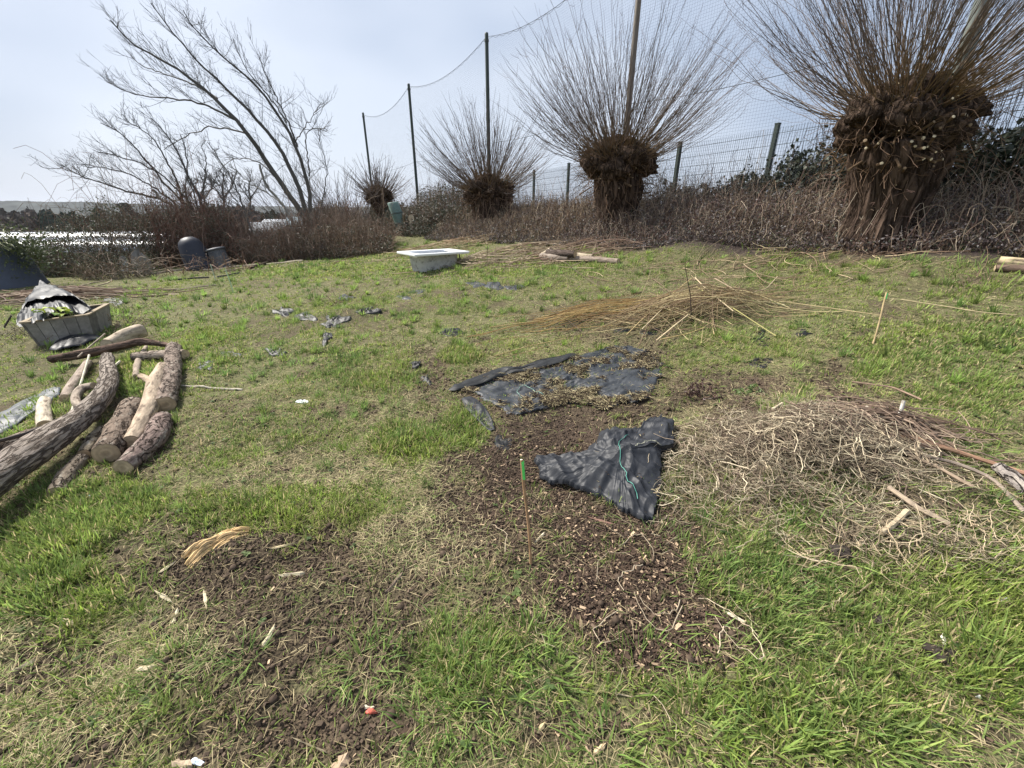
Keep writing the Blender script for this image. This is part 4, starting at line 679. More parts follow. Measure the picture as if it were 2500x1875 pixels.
def log(pts, rs, label, col=(.16,.13,.105), hs=None, mat_=None, name='log', cat='log', seed=0, endc=(.47,.36,.24), amp=.16, S=26, knots=0):
    hs = [rs[i]*.75 for i in range(len(pts))] if hs is None else hs; P = np.array([hit(a, b, c_, T=T) for (a, b), c_ in zip(pts, hs)]); P[:, 2] += 0
    s_ = np.concatenate([[0], np.cumsum(np.linalg.norm(np.diff(P, axis=0), axis=1))]); L_ = s_[-1]; K = int(max(16, min(90, L_/.022))); u = np.linspace(0, L_, K); Q = np.stack([np.interp(u, s_, P[:, i]) for i in range(3)], -1)
    for _ in range(int(K*.5)): Q[1:-1] = (Q[:-2]+Q[1:-1]*2+Q[2:])/4
    rad = np.interp(u, s_, rs)*.94; tg = nrm(np.gradient(Q, axis=0)); a = nrm(np.cross(tg, [0,0,1.])); b_ = np.cross(tg, a); th = np.arange(S)/S*2*math.pi; U, V = np.meshgrid(u, th, indexing='ij'); ct, st_ = np.cos(V), np.sin(V)
    kk = 1+amp*fbm(ct*1.3+seed, st_*1.3, U*4, seed=seed+1)+amp*.45*fbm(ct*4, st_*4+seed, U*11, seed=seed+2)-amp*.3*np.abs(fbm(ct*9, st_*9, U*9, seed=seed+4)); 
    for q in range(knots): kk = kk+.35*np.exp(-((U-L_*(.2+.6*((seed*.37+q*.41)%1)))**2/(.0012)+((V-(1.2+q*2.1)%6.28)**2)/.12))
    kk[0] *= .97; kk[-1] *= .97; X_ = Q[:, None]+(rad[:, None]*kk)[..., None]*(a[:, None]*ct[..., None]+b_[:, None]*st_[..., None]); bk_ = np.stack([ct*rad[:, None]+seed, st_*rad[:, None], U], -1)
    cc = np.array(col)*(1+.35*fbm(ct*2+seed, st_*2, U*7, seed=seed+7))[..., None]; k = np.arange(K-1)[:, None]*S; j = np.arange(S)[None]; j2 = (j+1)%S
    o = MB().add(X_, np.stack([k+j, k+j2, k+S+j2, k+S+j], -1).reshape(-1,4), None, cc.reshape(-1,3), bk_.reshape(-1,3)).build(name, mat_ or M_LOG, smooth=True); tag(o, label, cat)
    for e_ in (0, K-1):
        sg = -1 if e_ == 0 else 1; R0 = X_[e_]+tg[e_]*sg*.002; c0 = Q[e_]+tg[e_]*sg*.004; rings = [R0*f_+c0*(1-f_)+tg[e_]*sg*.003*rng.random() for f_ in (1, .8, .6, .4, .2)]; V_ = np.vstack(rings+[c0[None]])
        ks = np.arange(4)[:, None]*S; Qd = np.stack([ks+j, ks+j2, ks+S+j2, ks+S+j], -1).reshape(-1,4); tt = [[4*S+i, 4*S+(i+1)%S, 5*S] for i in range(S)]; ce = np.repeat(np.array([.7,1.0,.85,1.05,.8]), S)[:, None]*np.array(endc); ce = np.vstack([ce, np.array([endc])*.7])
        MB().add(V_, Qd, tt, ce).build('cut_end', M_WOOD, o)
    return o
stick([(985,522),(991,567)], .05, 'short wooden stake beside the green barrel', (.30,.25,.19), name='wooden_stake', cat='stake', hs=[.75,0.], sides=4, wob=.002)
for i, (a, b, lb) in enumerate([(1004,533,'topmost pale log end of the small stack right of the barrel'),(1006,546,'middle pale log end of the small stack right of the barrel'),(1018,560,'lowest log end of the small stack right of the barrel'),(1046,535,'upper mossy log end right of the small stack'),(1049,546,'lower mossy log end right of the small stack')]):
    p = hit(a, 572, T=T); w_ = W(a, b, p[1]); o = MB(); c = np.array([w_[0], p[1], w_[2]]); d = np.array([.3,.95,.05]); d /= np.linalg.norm(d); o.tubes(np.stack([c, c+d*.2, c+d*.45])[None], .13-.01*i, (.14,.115,.09), 12); oo = o.build('cut_log', M_LOG, smooth=True); tag(oo, lb, 'log', 'cut logs stacked by the barrel')
    a1 = nrm(np.cross(d, [0,0,1.])); b1 = np.cross(d, a1); th = np.arange(12)/12*6.283; ring = c-d*.003+(.128-.01*i)*(a1[None]*np.cos(th)[:, None]+b1[None]*np.sin(th)[:, None]); MB().add(np.vstack([ring, c-d*.006]), None, [[k_, (k_+1)%12, 12] for k_ in range(12)], (.55,.46,.32) if i < 3 else (.10,.085,.06)).build('cut_end', M_WOOD, oo)
# dark compost bin and ribbed bin
p = hit(480, 660, T=T)+np.array([0,.25,0]); Mc = np.array([[1,0,-.30],[0,1,.10],[.25,0,1.]]); rt_ = thing('compost_bin', p, 'blue-black round-topped plastic bin leaning in the brambles', 'bin')
MB().lathe([(.40,-.03),(.40,.05),(.385,.08),(.36,.45),(.355,.47),(.32,.72),(.27,.84),(.16,.93),(0,.96)], p, 22, (.017,.02,.032), Mc).build('body', M_HARD, rt_, smooth=True); MB().lathe([(.405,.05),(.42,.07),(.405,.10)], p, 22, (.03,.035,.05), Mc).build('rim', M_HARD, rt_)
p = hit(538, 655, T=T)+np.array([0,.18,0]); Mc = np.array([[1,0,-.32],[0,1,.12],[.22,0,1.]]); rt_ = thing('ribbed_bin', p, 'grey ribbed dustbin leaning beside the blue-black bin', 'bin')
MB().lathe([(.215,-.02),(.22,0),(.245,.5),(.252,.53)], p, 48, (.085,.092,.105), Mc, ribs=.022).build('body', M_HARD, rt_); MB().lathe([(.255,.52),(.285,.525),(.285,.56),(.25,.58),(.12,.6),(0,.605)], p, 32, (.07,.075,.088), Mc).build('lid', M_HARD, rt_, smooth=True)
hp = np.array([[-.07,-.255,.46],[-.07,-.30,.455],[-.0,-.31,.45],[.07,-.30,.455],[.07,-.255,.46]])@Mc.T+p; MB().tubes(hp[None], .010, (.05,.055,.06), 6).build('handle', M_HARD, rt_)
# leaning slabs
def slab(px, py, w, h, th_, rz, tilt, col, label, rnd=.0):
    p = hit(px, py, T=T)+np.array([0,.35,0]); a = np.array([[0,0],[w,0],[w*.97,h*.55],[w*(1-.1-rnd),h*.93],[w*.6,h],[w*.25,h*(1-.25*rnd)],[w*(.02+.2*rnd),h*.8]])-np.array([w/2,.03]); c_, s__ = math.cos(rz), math.sin(rz); fr = []; 
    for t_ in (0, th_): fr.append(np.stack([p[0]+a[:, 0]*c_-t_*s__, p[1]+a[:, 0]*s__+t_*c_+a[:, 1]*tilt, p[2]+a[:, 1]], -1))
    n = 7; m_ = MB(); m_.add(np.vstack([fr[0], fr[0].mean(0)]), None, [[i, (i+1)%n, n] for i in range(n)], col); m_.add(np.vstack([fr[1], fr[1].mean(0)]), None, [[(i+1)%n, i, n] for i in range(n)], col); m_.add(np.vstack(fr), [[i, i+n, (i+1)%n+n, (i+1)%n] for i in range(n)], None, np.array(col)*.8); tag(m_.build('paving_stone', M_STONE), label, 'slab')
slab(228, 668, .42, .55, .05, .1, .15, (.15,.14,.125), 'brownish rectangular slab leaning at the left of the hedge front'); slab(322, 674, .62, .78, .05, -.05, .2, (.20,.195,.18), 'grey rounded slab leaning against the brambles', .5); slab(280, 668, .2, .5, .03, .3, .2, (.62,.64,.62), 'small white board scrap between the two leaning slabs')
# blue-grey bin at far left with green cuttings
p = hit(-8, 704, T=T)+np.array([-.05,.35,0]); rt_ = thing('garden_bin', p, 'large blue-grey cone-shaped bin at the left edge of the hedge', 'bin'); MB().lathe([(.72,-.03),(.72,.04),(.69,.08),(.58,.6),(.57,.63),(.45,1.08),(.44,1.12),(.40,1.14)], p, 28, (.05,.062,.09)).build('body', M_HARD, rt_, smooth=True); MB().lathe([(.455,1.08),(.48,1.10),(.47,1.14),(.42,1.15),(0,1.08)], p, 28, (.05,.06,.085)).build('rim', M_HARD, rt_, smooth=True)
n = 130; c = p+np.array([.15,-.05,1.2]); D = nrm(rng.normal(size=(n,3))*np.array([1,.7,.35])+np.array([.55,-.25,.0])); P = crowns(c+rng.normal(0, .14, (n,3))*np.array([1,1,.6]), D, rng.uniform(.3, .95, n), 7, -.35, .12); cut = MB(); cc = np.array([.26,.29,.10])*(.5+.8*rng.random((n,1))); sd = nrm(np.cross(D, np.array([0,0,1.]))); cut.strips(P, .009*np.linspace(1, .3, 7)[None]*rng.uniform(.6, 1.5, (n,1)), sd, np.repeat(cc[:, None], 7, 1))
n = 2600; cut.leaves(c+rng.normal(size=(n,3))*np.array([.42,.28,.26])+np.array([.4,0.1,-.3]), rng.uniform(.03, .09, n), np.array([.07,.09,.035])*(.5+rng.random((n,1))), 0); cut.build('green_cuttings', M_LEAF, kind='stuff', label='heap of limp green and yellow cuttings piled on the blue-grey bin', category='garden waste')
# poles and boards along the hedge foot
stick([(332,673),(420,663),(498,655)], .03, 'grey weathered pole lying left of the bins at the hedge foot', (.25,.22,.17)); stick([(498,661),(600,650),(740,638)], .035, 'long straight pale pole on the lawn edge below the leaning tree', (.50,.42,.30), wob=.003)
stick([(545,664),(600,655),(640,652)], .028, 'shorter pale pole lying under the long straight one', (.42,.35,.24)); log([(608,655),(635,648),(662,637)], [.05,.06,.04], 'dark crooked branch lying over the pale poles', (.09,.07,.055), seed=71, S=10)
stick([(531,679),(560,674),(586,668)], .035, 'short black timber in the grass below the ribbed bin', (.03,.03,.03), sides=4, wob=.002, name='timber', cat='timber'); stick([(435,684),(470,681),(510,679)], .03, 'dark half-buried timber left of the short black one', (.05,.045,.04), name='timber', cat='timber')
stick([(400,709),(460,705),(528,697)], .02, 'thin straw-coloured board lying in the left lawn', (.33,.27,.19), sides=4, wob=.003, name='board', cat='board')
stick([(700,640),(860,637),(1000,636),(1080,632)], .012, 'thin long rod along the lawn edge behind the bath', (.34,.28,.18)); stick([(1095,642),(1150,637),(1200,628)], .012, 'thin pale rod on the grass right of the bath', (.45,.38,.22))
# canes
def cane(bx, by, tx, ty, r, label, tipc=None, col=(.40,.27,.15), dY=0., tip=.1, name='garden_cane'):
    p = hit(bx, by, T=T); q = W(tx, ty, p[1]+dY); rt_ = thing(name, p, label, 'cane'); K = 9; t_ = np.linspace(-.06, 1, K)[:, None]; P = p+(q-p)*t_; P[:, 0] += .004*np.sin(t_[:, 0]*5); rad = r*(1+.12*(np.arange(K)%3 == 0)); m_ = MB(); m_.tubes(P[None], rad[None], np.array(col), 8); e_ = P[-1]+(q-p)*.004; m_.tubes(np.stack([P[-1], e_])[None], np.array([[r, .0005]]), (.75,.65,.48), 8); m_.build('shaft', M_WOOD, rt_, smooth=True)
    if tipc is not None: a = p+(q-p)*(1-tip-.03); b = p+(q-p)*(.985); MB().tubes(np.stack([a, (a+b)/2, b])[None], r*1.22, tipc, 10).build('coloured_tip', M_HARD, rt_, smooth=True)
cane(1296, 1378, 1275, 1122, .0058, 'bamboo cane with a bright green tip, upright in the bare soil', (.10,.62,.12), (.36,.22,.12), .10, .15)
cane(2132, 838, 2166, 714, .007, 'leaning bamboo cane with a green tip on the right-hand lawn', (.10,.62,.15), (.42,.32,.18), .1, .1)
cane(526, 684, 514, 645, .011, 'thin whitish-green cane below the bins, the left one of two', None, (.42,.48,.36)); cane(570, 715, 551, 657, .010, 'thin pale green cane on the left lawn, nearer the camera than its twin', None, (.45,.60,.38)); cane(1188, 668, 1190, 600, .007, 'slim brown cane standing in the grass right of the bath', None, (.30,.25,.15))
# back logs
log([(1322,626),(1355,629),(1388,631)], [.075,.08,.07], 'grey log lowest in the little row of logs by the undergrowth', (.24,.20,.165), seed=51, mat_=M_LOGS, S=14); log([(1338,616),(1370,619),(1404,621)], [.07,.075,.065], 'dark-barked log on top of the little row by the undergrowth', (.13,.10,.085), hs=[.14]*3, seed=52, S=14)
log([(1404,624),(1425,626),(1446,629)], [.06,.065,.06], 'short pale peeled log in the middle of the little row', (.38,.32,.23), seed=53, mat_=M_LOGS, S=14); log([(1392,631),(1450,634),(1510,638)], [.055,.06,.05], 'long thin log at the right end of the little row', (.26,.21,.17), seed=54, mat_=M_LOGS, S=14); log([(1324,622),(1345,610)], [.05,.06], 'stub of pale wood propped up at the left end of the little row', (.45,.38,.28), hs=[.05,.16], seed=55, mat_=M_LOGS, S=12)
log([(2438,637),(2470,641),(2540,648)], [.05,.055,.05], 'pale split log at the right edge below the largest pollard', (.50,.40,.25), seed=56, mat_=M_LOGS, S=12); log([(2430,655),(2470,655),(2530,662)], [.04,.045,.04], 'darker thin log lying under the pale split one at the right edge', (.17,.12,.09), seed=57, mat_=M_LOGS, S=12); log([(2492,612),(2530,610)], [.05,.05], 'short cut block at the right edge above the pale split log', (.30,.23,.15), seed=58, mat_=M_LOGS, S=12)

# ------------------------------------------------------------------ planter, sheets
def sheet(out, amp, label, lift=.01, cen=None, dome=0., col=(.022,.023,.026), freq=6, name='plastic_sheet', cat='plastic sheet', rings=26, sink=0., group=None, heights=None, mat_=None, seed=1, sub=4, flap=.0, direc=None):
    O = np.array([hit(a, b, 0 if heights is None else heights[i], T=T) for i, (a, b) in enumerate(out)]); n0 = len(O); u = np.arange(n0*sub)/sub; i0 = u.astype(int)%n0; f = (u-np.floor(u))[:, None]
    O2 = O[i0]*(1-f)+O[(i0+1)%n0]*f; O2 = (np.roll(O2, 1, 0)+O2*2+np.roll(O2, -1, 0))/4; c = O.mean(0) if cen is None else hit(*cen, T=T); n = len(O2)
    rad = 1+.045*fbm(np.arange(n)*.9, np.zeros(n), seed=seed)+.035*fbm(np.arange(n)*.22, np.zeros(n)+3, seed=seed+1); O2[:, :2] = c[:2]+(O2[:, :2]-c[:2])*rad[:, None]; V = []
    for k_ in range(rings+1):
        t_ = k_/rings; xy = c[:2]+(O2[:, :2]-c[:2])*max(t_, .001); x, y = xy[:, 0], xy[:, 1]; base = T(x, y); hO = O2[:, 2]-T(O2[:, 0], O2[:, 1]); ex = hO*t_+(0 if heights is None else hO.mean()*(1-t_)); 
        if direc is None: w1 = x; w2 = y
        else: w1 = x*math.cos(direc)+y*math.sin(direc); w2 = (-x*math.sin(direc)+y*math.cos(direc))*2.6
        wx = .6*fbm(w1*freq*.5, w2*freq*.5, seed=seed+9, o=2); rd = 1-np.abs(fbm(w1*freq+wx, w2*freq+wx, seed=seed+3, o=3))*2.2; fn = 1-np.abs(fbm(w1*freq*2.7, w2*freq*2.7, seed=seed+5, o=2))*2
        cr_ = 0
        for qi, (ang_, fq_, am_) in enumerate(((.4,1.1,1.),(1.5,1.7,.6),(2.5,2.6,.42),(.9,4.1,.24),(2.0,5.6,.16))):
            ph = (w1*math.cos(ang_+seed)+w2*math.sin(ang_+seed))*fq_*freq*.28+1.5*fbm(w1*freq*.16*fq_, w2*freq*.16*fq_, seed=seed+20+qi, o=2); tr_ = np.abs(ph-np.floor(ph)-.5)*2; cr_ = cr_+am_*(1-tr_**.75*1.6)
        rd = .10*rd+.9*cr_
        z = base+lift-sink+amp*(.75*rd+(.3 if sink > 0 else .06)*fn)*(1-.25*t_**4)+dome*(1-t_**2)+ex-(.6*amp if k_ == rings else 0); z = np.maximum(z, base+.003) if sink == 0 else z; V.append(np.stack([x, y, z], -1))
    m_ = MB(); V = np.array(V); k = np.arange(rings)[:, None]*n; j = np.arange(n)[None]; j2 = (j+1)%n; cc = np.array(col)*(1+.15*fbm(V[..., 0]*9, V[..., 1]*9, seed=seed+2))[..., None]
    m_.add(V, np.stack([k+j, k+j2, k+n+j2, k+n+j], -1).reshape(-1,4), None, cc.reshape(-1,3)); o = m_.build(name, mat_ or M_PLASTIC, smooth=True); tag(o, label, cat, group); return o, V
GS = 'torn pieces of black weed fabric'
big, BV = sheet([(1095,954),(1150,925),(1213,912),(1306,904),(1391,876),(1460,858),(1517,846),(1560,850),(1602,868),(1612,890),(1612,920),(1598,950),(1581,975),(1545,985),(1517,984),(1480,1004),(1440,990),(1380,985),(1330,1000),(1294,1010),(1255,1014),(1200,985),(1163,962),(1120,956)], .018, 'large flat black weed sheet half covered with soil and straw', lift=.018, cen=(1400,935), freq=9, rings=70, sink=.007, seed=5, sub=10, direc=.25, col=(.036,.040,.046))
crum, CV = sheet([(1306,1144),(1312,1120),(1345,1119),(1380,1124),(1420,1115),(1452,1100),(1462,1066),(1500,1054),(1540,1058),(1575,1056),(1588,1030),(1612,1024),(1636,1034),(1645,1075),(1640,1105),(1612,1112),(1612,1150),(1612,1195),(1602,1240),(1594,1275),(1560,1274),(1520,1252),(1485,1228),(1433,1206),(1385,1196),(1345,1188),(1318,1170)], .042, 'crumpled black weed sheet heaped on the bare soil near the green-tipped cane', lift=.035, cen=(1510,1150), dome=.06, freq=8.5, rings=80, seed=11, sub=12, col=(.024,.026,.031))
def debris(V, n, thr, name, label, sc=5, L0=(.015,.06)):
    R_, m_ = V.shape[:2]; i = (np.sqrt(rng.random(n*3))*(R_-1)).astype(int); j = rng.integers(0, m_, n*3); p = V[i, j]; k = fbm(p[:, 0]*sc, p[:, 1]*sc, seed=88, o=2)+.5*fbm(p[:, 0]*22, p[:, 1]*22, seed=89, o=2) > thr+.3*rng.random(len(p)); p = p[k][:n]; m = len(p); p = p+rng.normal(0, .006, p.shape)*np.array([1,1,0]); mb = MB()
    c = np.where((rng.random(m) < .45)[:, None], S2+(S1-S2)*rng.random((m,1)), np.array([.06,.042,.03]))*(.6+.6*rng.random((m,1))); blades(mb, p[:, 0], p[:, 1], p[:, 2]+.002+.005*rng.random(m), rng.random(m)*6.28, rng.uniform(1.2, 1.6, m), rng.uniform(*L0, m), .0022*rng.uniform(.5, 1.5, m), c, c*1.1, 3, curl=.2)
    q = p[:m//3]; i = np.arange(len(q)); mb.leaves(q+np.array([0,0,.006]), rng.uniform(.008, .03, len(q)), np.array([.055,.038,.028])*(.6+.8*rng.random((len(q),1))), .7); mb.build(name, M_STRAW, kind='stuff', label=label, category='litter')
debris(BV, 17000, .06, 'straw_litter', 'soil crumbs and straw scattered over the large flat weed sheet'); debris(CV, 500, .2, 'straw_litter', 'few bits of straw and soil on the crumpled weed sheet', L0=(.01,.03))
def thread(V, pts, label, col=(.10,.36,.28), r=.0016):
    R_, n = V.shape[:2]; P = np.array([V[int(a*(R_-1)), int(b*n)%n] for a, b in pts]); u = np.linspace(0, len(P)-1, 26); Q = np.stack([np.interp(u, np.arange(len(P)), P[:, i]) for i in range(3)], -1); Q[1:-1] = (Q[:-2]+2*Q[1:-1]+Q[2:])/4
    fl = V.reshape(-1, 3); 
    for i in range(26): dd = np.hypot(fl[:, 0]-Q[i, 0], fl[:, 1]-Q[i, 1]); Q[i, 2] = fl[np.argsort(dd)[:3], 2].max()+.004
    Q[:, :2] += rng.normal(0, .004, (26,2)); o = MB().tubes(Q[None], r, col, 4).build('thread', M_HARD); tag(o, label, 'thread', 'frayed threads on the black sheets')
thread(CV, [(.7,.72),(.4,.75),(.1,.8),(.3,.25),(.55,.3)], 'green frayed thread running across the crumpled black sheet'); thread(CV, [(.8,.52),(.55,.5),(.25,.5)], 'pale frayed thread near the point of the crumpled black sheet', (.45,.45,.33)); thread(BV, [(.75,.85),(.62,.9),(.5,.93),(.6,.8)], 'green thread curled on the large flat weed sheet', (.25,.45,.36))
for V_, nf, lb in ((CV, 420, 'black frayed fringe along the edges of the crumpled weed sheet'), (BV, 500, 'black frayed threads along the edges of the large flat weed sheet')):
    e_ = V_[-1][rng.integers(0, V_.shape[1], nf)]; c_ = V_[0][0]; fz = MB(); az_ = np.arctan2(e_[:, 1]-c_[1], e_[:, 0]-c_[0])+rng.normal(0, .6, nf); cc_ = np.full((nf,3), .02); blades(fz, e_[:, 0], e_[:, 1], e_[:, 2]+.002, az_, rng.uniform(1.1, 1.7, nf), rng.uniform(.008, .035, nf), rng.uniform(.0006, .0014, nf), cc_, cc_*1.4, 3); fz.build('frayed_fringe', M_STRAW, kind='stuff', label=lb, category='fringe')
wd_m = MB(); x, y = scatter(2600, .4, 5); so, ch, stw, lu, bk = cover(x, y); k = rng.random(len(x)) < .35*(1-so)+.06; x, y = x[k], y[k]; nr = len(x); rp_ = np.repeat(np.arange(nr), 6); m = len(rp_); a_ = rng.random(m)*6.28; sz = rng.uniform(.010, .026, nr)[rp_]; d_ = np.stack([np.cos(a_), np.sin(a_), np.full(m, .15)], -1); px_ = np.stack([x[rp_], y[rp_], T(x[rp_], y[rp_])+.008+.008*rng.random(m)], -1)+d_*sz[:, None]*.5
sd_ = np.stack([-np.sin(a_), np.cos(a_), rng.normal(0, .2, m)], -1); P = px_[:, None]+d_[:, None]*(np.linspace(-.5, .5, 4)[None, :, None]*sz[:, None, None]); P[:, 3, 2] -= sz*.15; cw = np.array([[.085,.13,.045],[.14,.19,.07],[.20,.16,.08]])[rng.integers(0, 3, nr)][rp_]*(.6+.7*rng.random((m,1))); wd_m.strips(P, sz[:, None]*np.array([[.08,.30,.34,.06]]), sd_, np.repeat(cw[:, None], 4, 1)); wd_m.build('small_weeds', M_GRASS, kind='stuff', label='small broad-leaved weeds and clover low among the grass', category='weeds')
sheet([(1095,956),(1130,938),(1180,922),(1215,905),(1260,903),(1306,898),(1370,876),(1400,868),(1404,876),(1370,890),(1310,908),(1240,920),(1200,936),(1150,950),(1105,964)], .014, 'rolled black edge of fabric along the back of the large flat sheet', lift=.035, cen=(1240,914), freq=14, rings=14, seed=31, col=(.018,.019,.02), sub=4)
sheet([(1125,975),(1150,972),(1175,985),(1200,1020),(1210,1052),(1195,1055),(1165,1030),(1135,1000)], .014, 'narrow torn strip at the left corner of the large flat sheet', lift=.018, freq=12, rings=14, seed=33)
frs = [(1228,1085,22,28,.02,'small black scrap in the soil between the two larger sheets'),(692,762,26,12,.06,'crumpled black scrap poking up in the middle of the left lawn'),(752,775,36,12,.05,'curled black strip right of the crumpled scrap on the left lawn'),(825,782,52,14,.05,'dark half-buried fabric under the dead bramble stems'),(900,762,32,11,.09,'raised black flap at the right end of the torn strip'),(806,796,26,8,.04,'flat black piece below the dead bramble stems'),(797,826,16,26,.05,'narrow upright black rag below the torn strip'),(672,862,34,10,.045,'small V-shaped black rag on the left lawn'),(553,866,36,9,.03,'grey faded rag right of the stacked logs'),(498,893,26,14,.03,'greyish crumpled rag beside the log with broken bark'),
  (1098,812,36,13,.05,'very dark torn piece alone in the centre of the lawn'),(1018,892,20,12,.05,'small black scrap at the edge of a soil hole left of the flat sheet'),(1042,928,16,16,.03,'dark rag in the soil hole left of the flat sheet'),(1024,712,26,8,.03,'faded grey patch of fabric below the bath'),(846,727,26,9,.025,'pale grey patch of fabric on the lawn left of the bath'),(1159,694,30,10,.03,'bluish sheet patch right below the bath'),(1206,697,30,11,.04,'dark fold of sheet right of the bluish patch'),(1252,702,28,9,.03,'thin grey scrap farthest right below the bath'),(985,727,20,7,.02,'dark little patch left of the faded grey one'),
  (1853,828,34,26,.02,'black patch showing through grass right of the willow brush'),(1962,815,24,10,.02,'small black patch beyond the long yellow rod'),(1857,883,34,18,.02,'blackish patch of sheet in the grass above the root heap'),(1520,806,32,11,.02,'black sheet corner under the left of the willow brush'),(1595,812,34,13,.03,'black fabric under the butt ends of the willow brush'),(2452,842,34,10,.02,'small dark patch at the right edge of the lawn'),(1420,872,22,7,.02,'little black patch just behind the rolled sheet edge'),(270,712,30,8,.03,'grey-black rag right of the stick heap'),(290,735,36,12,.03,'dark crumpled plastic in the grass behind the planter')]
for i, (cx, cy, a, b, am, lb) in enumerate(frs):
    n = 11; rs_ = np.random.default_rng(100+i); th = np.arange(n)/n*6.283; rr_ = rs_.uniform(.35, 1.25, n); o = [(cx+a*math.cos(t_)*q, cy+b*math.sin(t_)*q) for t_, q in zip(th, rr_)]; col = (.035,.038,.044) if any(w in lb for w in ('grey','bluish','faded')) else (.009,.0095,.011)
    sheet(o, am*.5, lb, lift=am*.22, sink=am*.12, freq=16 if cy > 850 else 11, rings=14, seed=200+i*7, sub=3, dome=am*.12, col=col, group=GS)
sheet([(-40,1040),(0,1012),(60,980),(120,952),(150,948),(139,975),(100,1000),(60,1028),(25,1052),(-40,1075)], .018, 'blue-grey tarpaulin lying under the logs at the left edge', lift=.02, freq=7, rings=20, seed=61, col=(.05,.058,.068), sub=5)
pA, pB, pC = hit(51, 794, .33, T=T), hit(215, 769, .33, T=T), hit(266, 741, .33, T=T); top = [pA, pB, pC, pA+(pC-pB)*1.0]; zt = np.mean([q[2] for q in top]); zg = zt-.36; cc_ = np.mean(top, 0); top = [np.array([q[0], q[1], zt]) for q in top]; bot = [np.array([cc_[0]+(q[0]-cc_[0])*.86, cc_[1]+(q[1]-cc_[1])*.86, zg]) for q in top]
proot = thing('planter', (cc_[0], cc_[1], zg), 'weathered grey wooden plank planter at the left, draped with black plastic', 'planter')
def mixp(a, b, t_): return a+(b-a)*t_
for (i, j, nb) in ((0,1,5),(1,2,3),(2,3,5),(3,0,3)):
    for q in range(nb):
        t0, t1 = q/nb+.004, (q+1)/nb-.004; n_ = nrm(np.cross(top[j]-top[i], [0,0,1.])); n_ = n_ if np.dot(n_, top[i]-cc_) < 0 else -n_; off = n_*.022; jj = rng.uniform(-.002, .004)*n_
        b4 = [mixp(bot[i],bot[j],t0), mixp(bot[i],bot[j],t1), mixp(bot[i],bot[j],t1)+off, mixp(bot[i],bot[j],t0)+off]; t4 = [mixp(top[i],top[j],t0), mixp(top[i],top[j],t1), mixp(top[i],top[j],t1)+off, mixp(top[i],top[j],t0)+off]
        MB().hexa(np.array(b4)+jj, np.array(t4)+jj, np.array([.27,.255,.235])*rng.uniform(.55, 1.25)).build('plank', M_WOOD, proot)
    n_ = nrm(np.cross(top[j]-top[i], [0,0,1.])); n_ = n_ if np.dot(n_, top[i]-cc_) < 0 else -n_; a, b = top[i], top[j]; q4 = np.array([a-n_*.012, b-n_*.012, b+n_*.045, a+n_*.045]); q4[:, 2] += .003+.001*i; MB().hexa(q4, q4+np.array([0,0,.018]), (.33,.27,.19)).build('top_rail', M_WOOD, proot)
q4 = np.array([mixp(b_, t_, .8) for b_, t_ in zip(bot, top)]); MB().add(q4, [[0,1,2,3]], None, (.05,.04,.03)).build('soil', M_CHIP, proot)
sheet([(38,790),(48,757),(66,735),(112,724),(150,719),(182,722),(206,736),(222,750),(196,764),(172,752),(150,748),(128,757),(108,772),(84,782),(60,796)], .032, 'black plastic draped in folds over the plank planter', cen=(125,745), heights=[.33,.38,.46,.54,.56,.54,.48,.40,.37,.44,.46,.44,.40,.36,.31], name='plastic_drape', freq=5, rings=34, seed=66, sub=6, lift=.0, dome=.05, col=(.008,.009,.012))
sheet([(120,862),(140,842),(169,828),(210,822),(252,828),(225,840),(203,848),(160,858),(143,862)], .02, 'black plastic scrap tucked at the planter foot beside the logs', lift=.05, dome=.05, freq=7, rings=18, seed=71, sub=5, col=(.012,.013,.018))
# leafy plant in the planter
lroot = thing('cabbage_plant', (*cc_[:2], zg+.25), 'yellow-green leafy plant pushing out from under the planter drape', 'plant')
for i in range(9):
    b = mixp(top[0], top[1], .35+.05*i)+(top[3]-top[0])*rng.uniform(.1, .3); b[2] -= .05; d = nrm(np.array([rng.normal(0,.5), -.45, .75])); L_ = rng.uniform(.12, .2); e_ = b+d*L_; side = nrm(np.cross(d, [0,.4,1.])); m_ = MB(); K = 7; tt = np.linspace(0, 1, K); w_ = np.sin(tt*math.pi*.92+.15)*rng.uniform(.04,.06); tip = e_+nrm(d+np.array([0,-.6,-.5]))*.16; C_ = e_+(tip-e_)*tt[:, None]; C_[:, 2] += .03*np.sin(tt*math.pi)
    grid = np.stack([C_-side*w_[:, None]+np.array([0,0,.015]), C_, C_+side*w_[:, None]+np.array([0,0,.015])], 1)+rng.normal(0,.004,(K,3,3)); ki = np.arange(K-1)[:, None]*3; ji = np.arange(2)[None]; lc = np.array([.34,.42,.07]) if i%3 else np.array([.16,.25,.06]); m_.add(grid, np.stack([ki+ji, ki+ji+1, ki+3+ji+1, ki+3+ji], -1).reshape(-1,4), None, lc); m_.tubes(np.stack([b, (b+e_)/2, e_])[None], .005, (.42,.46,.22), 5); m_.build('leaf', M_LEAF, lroot, smooth=True)

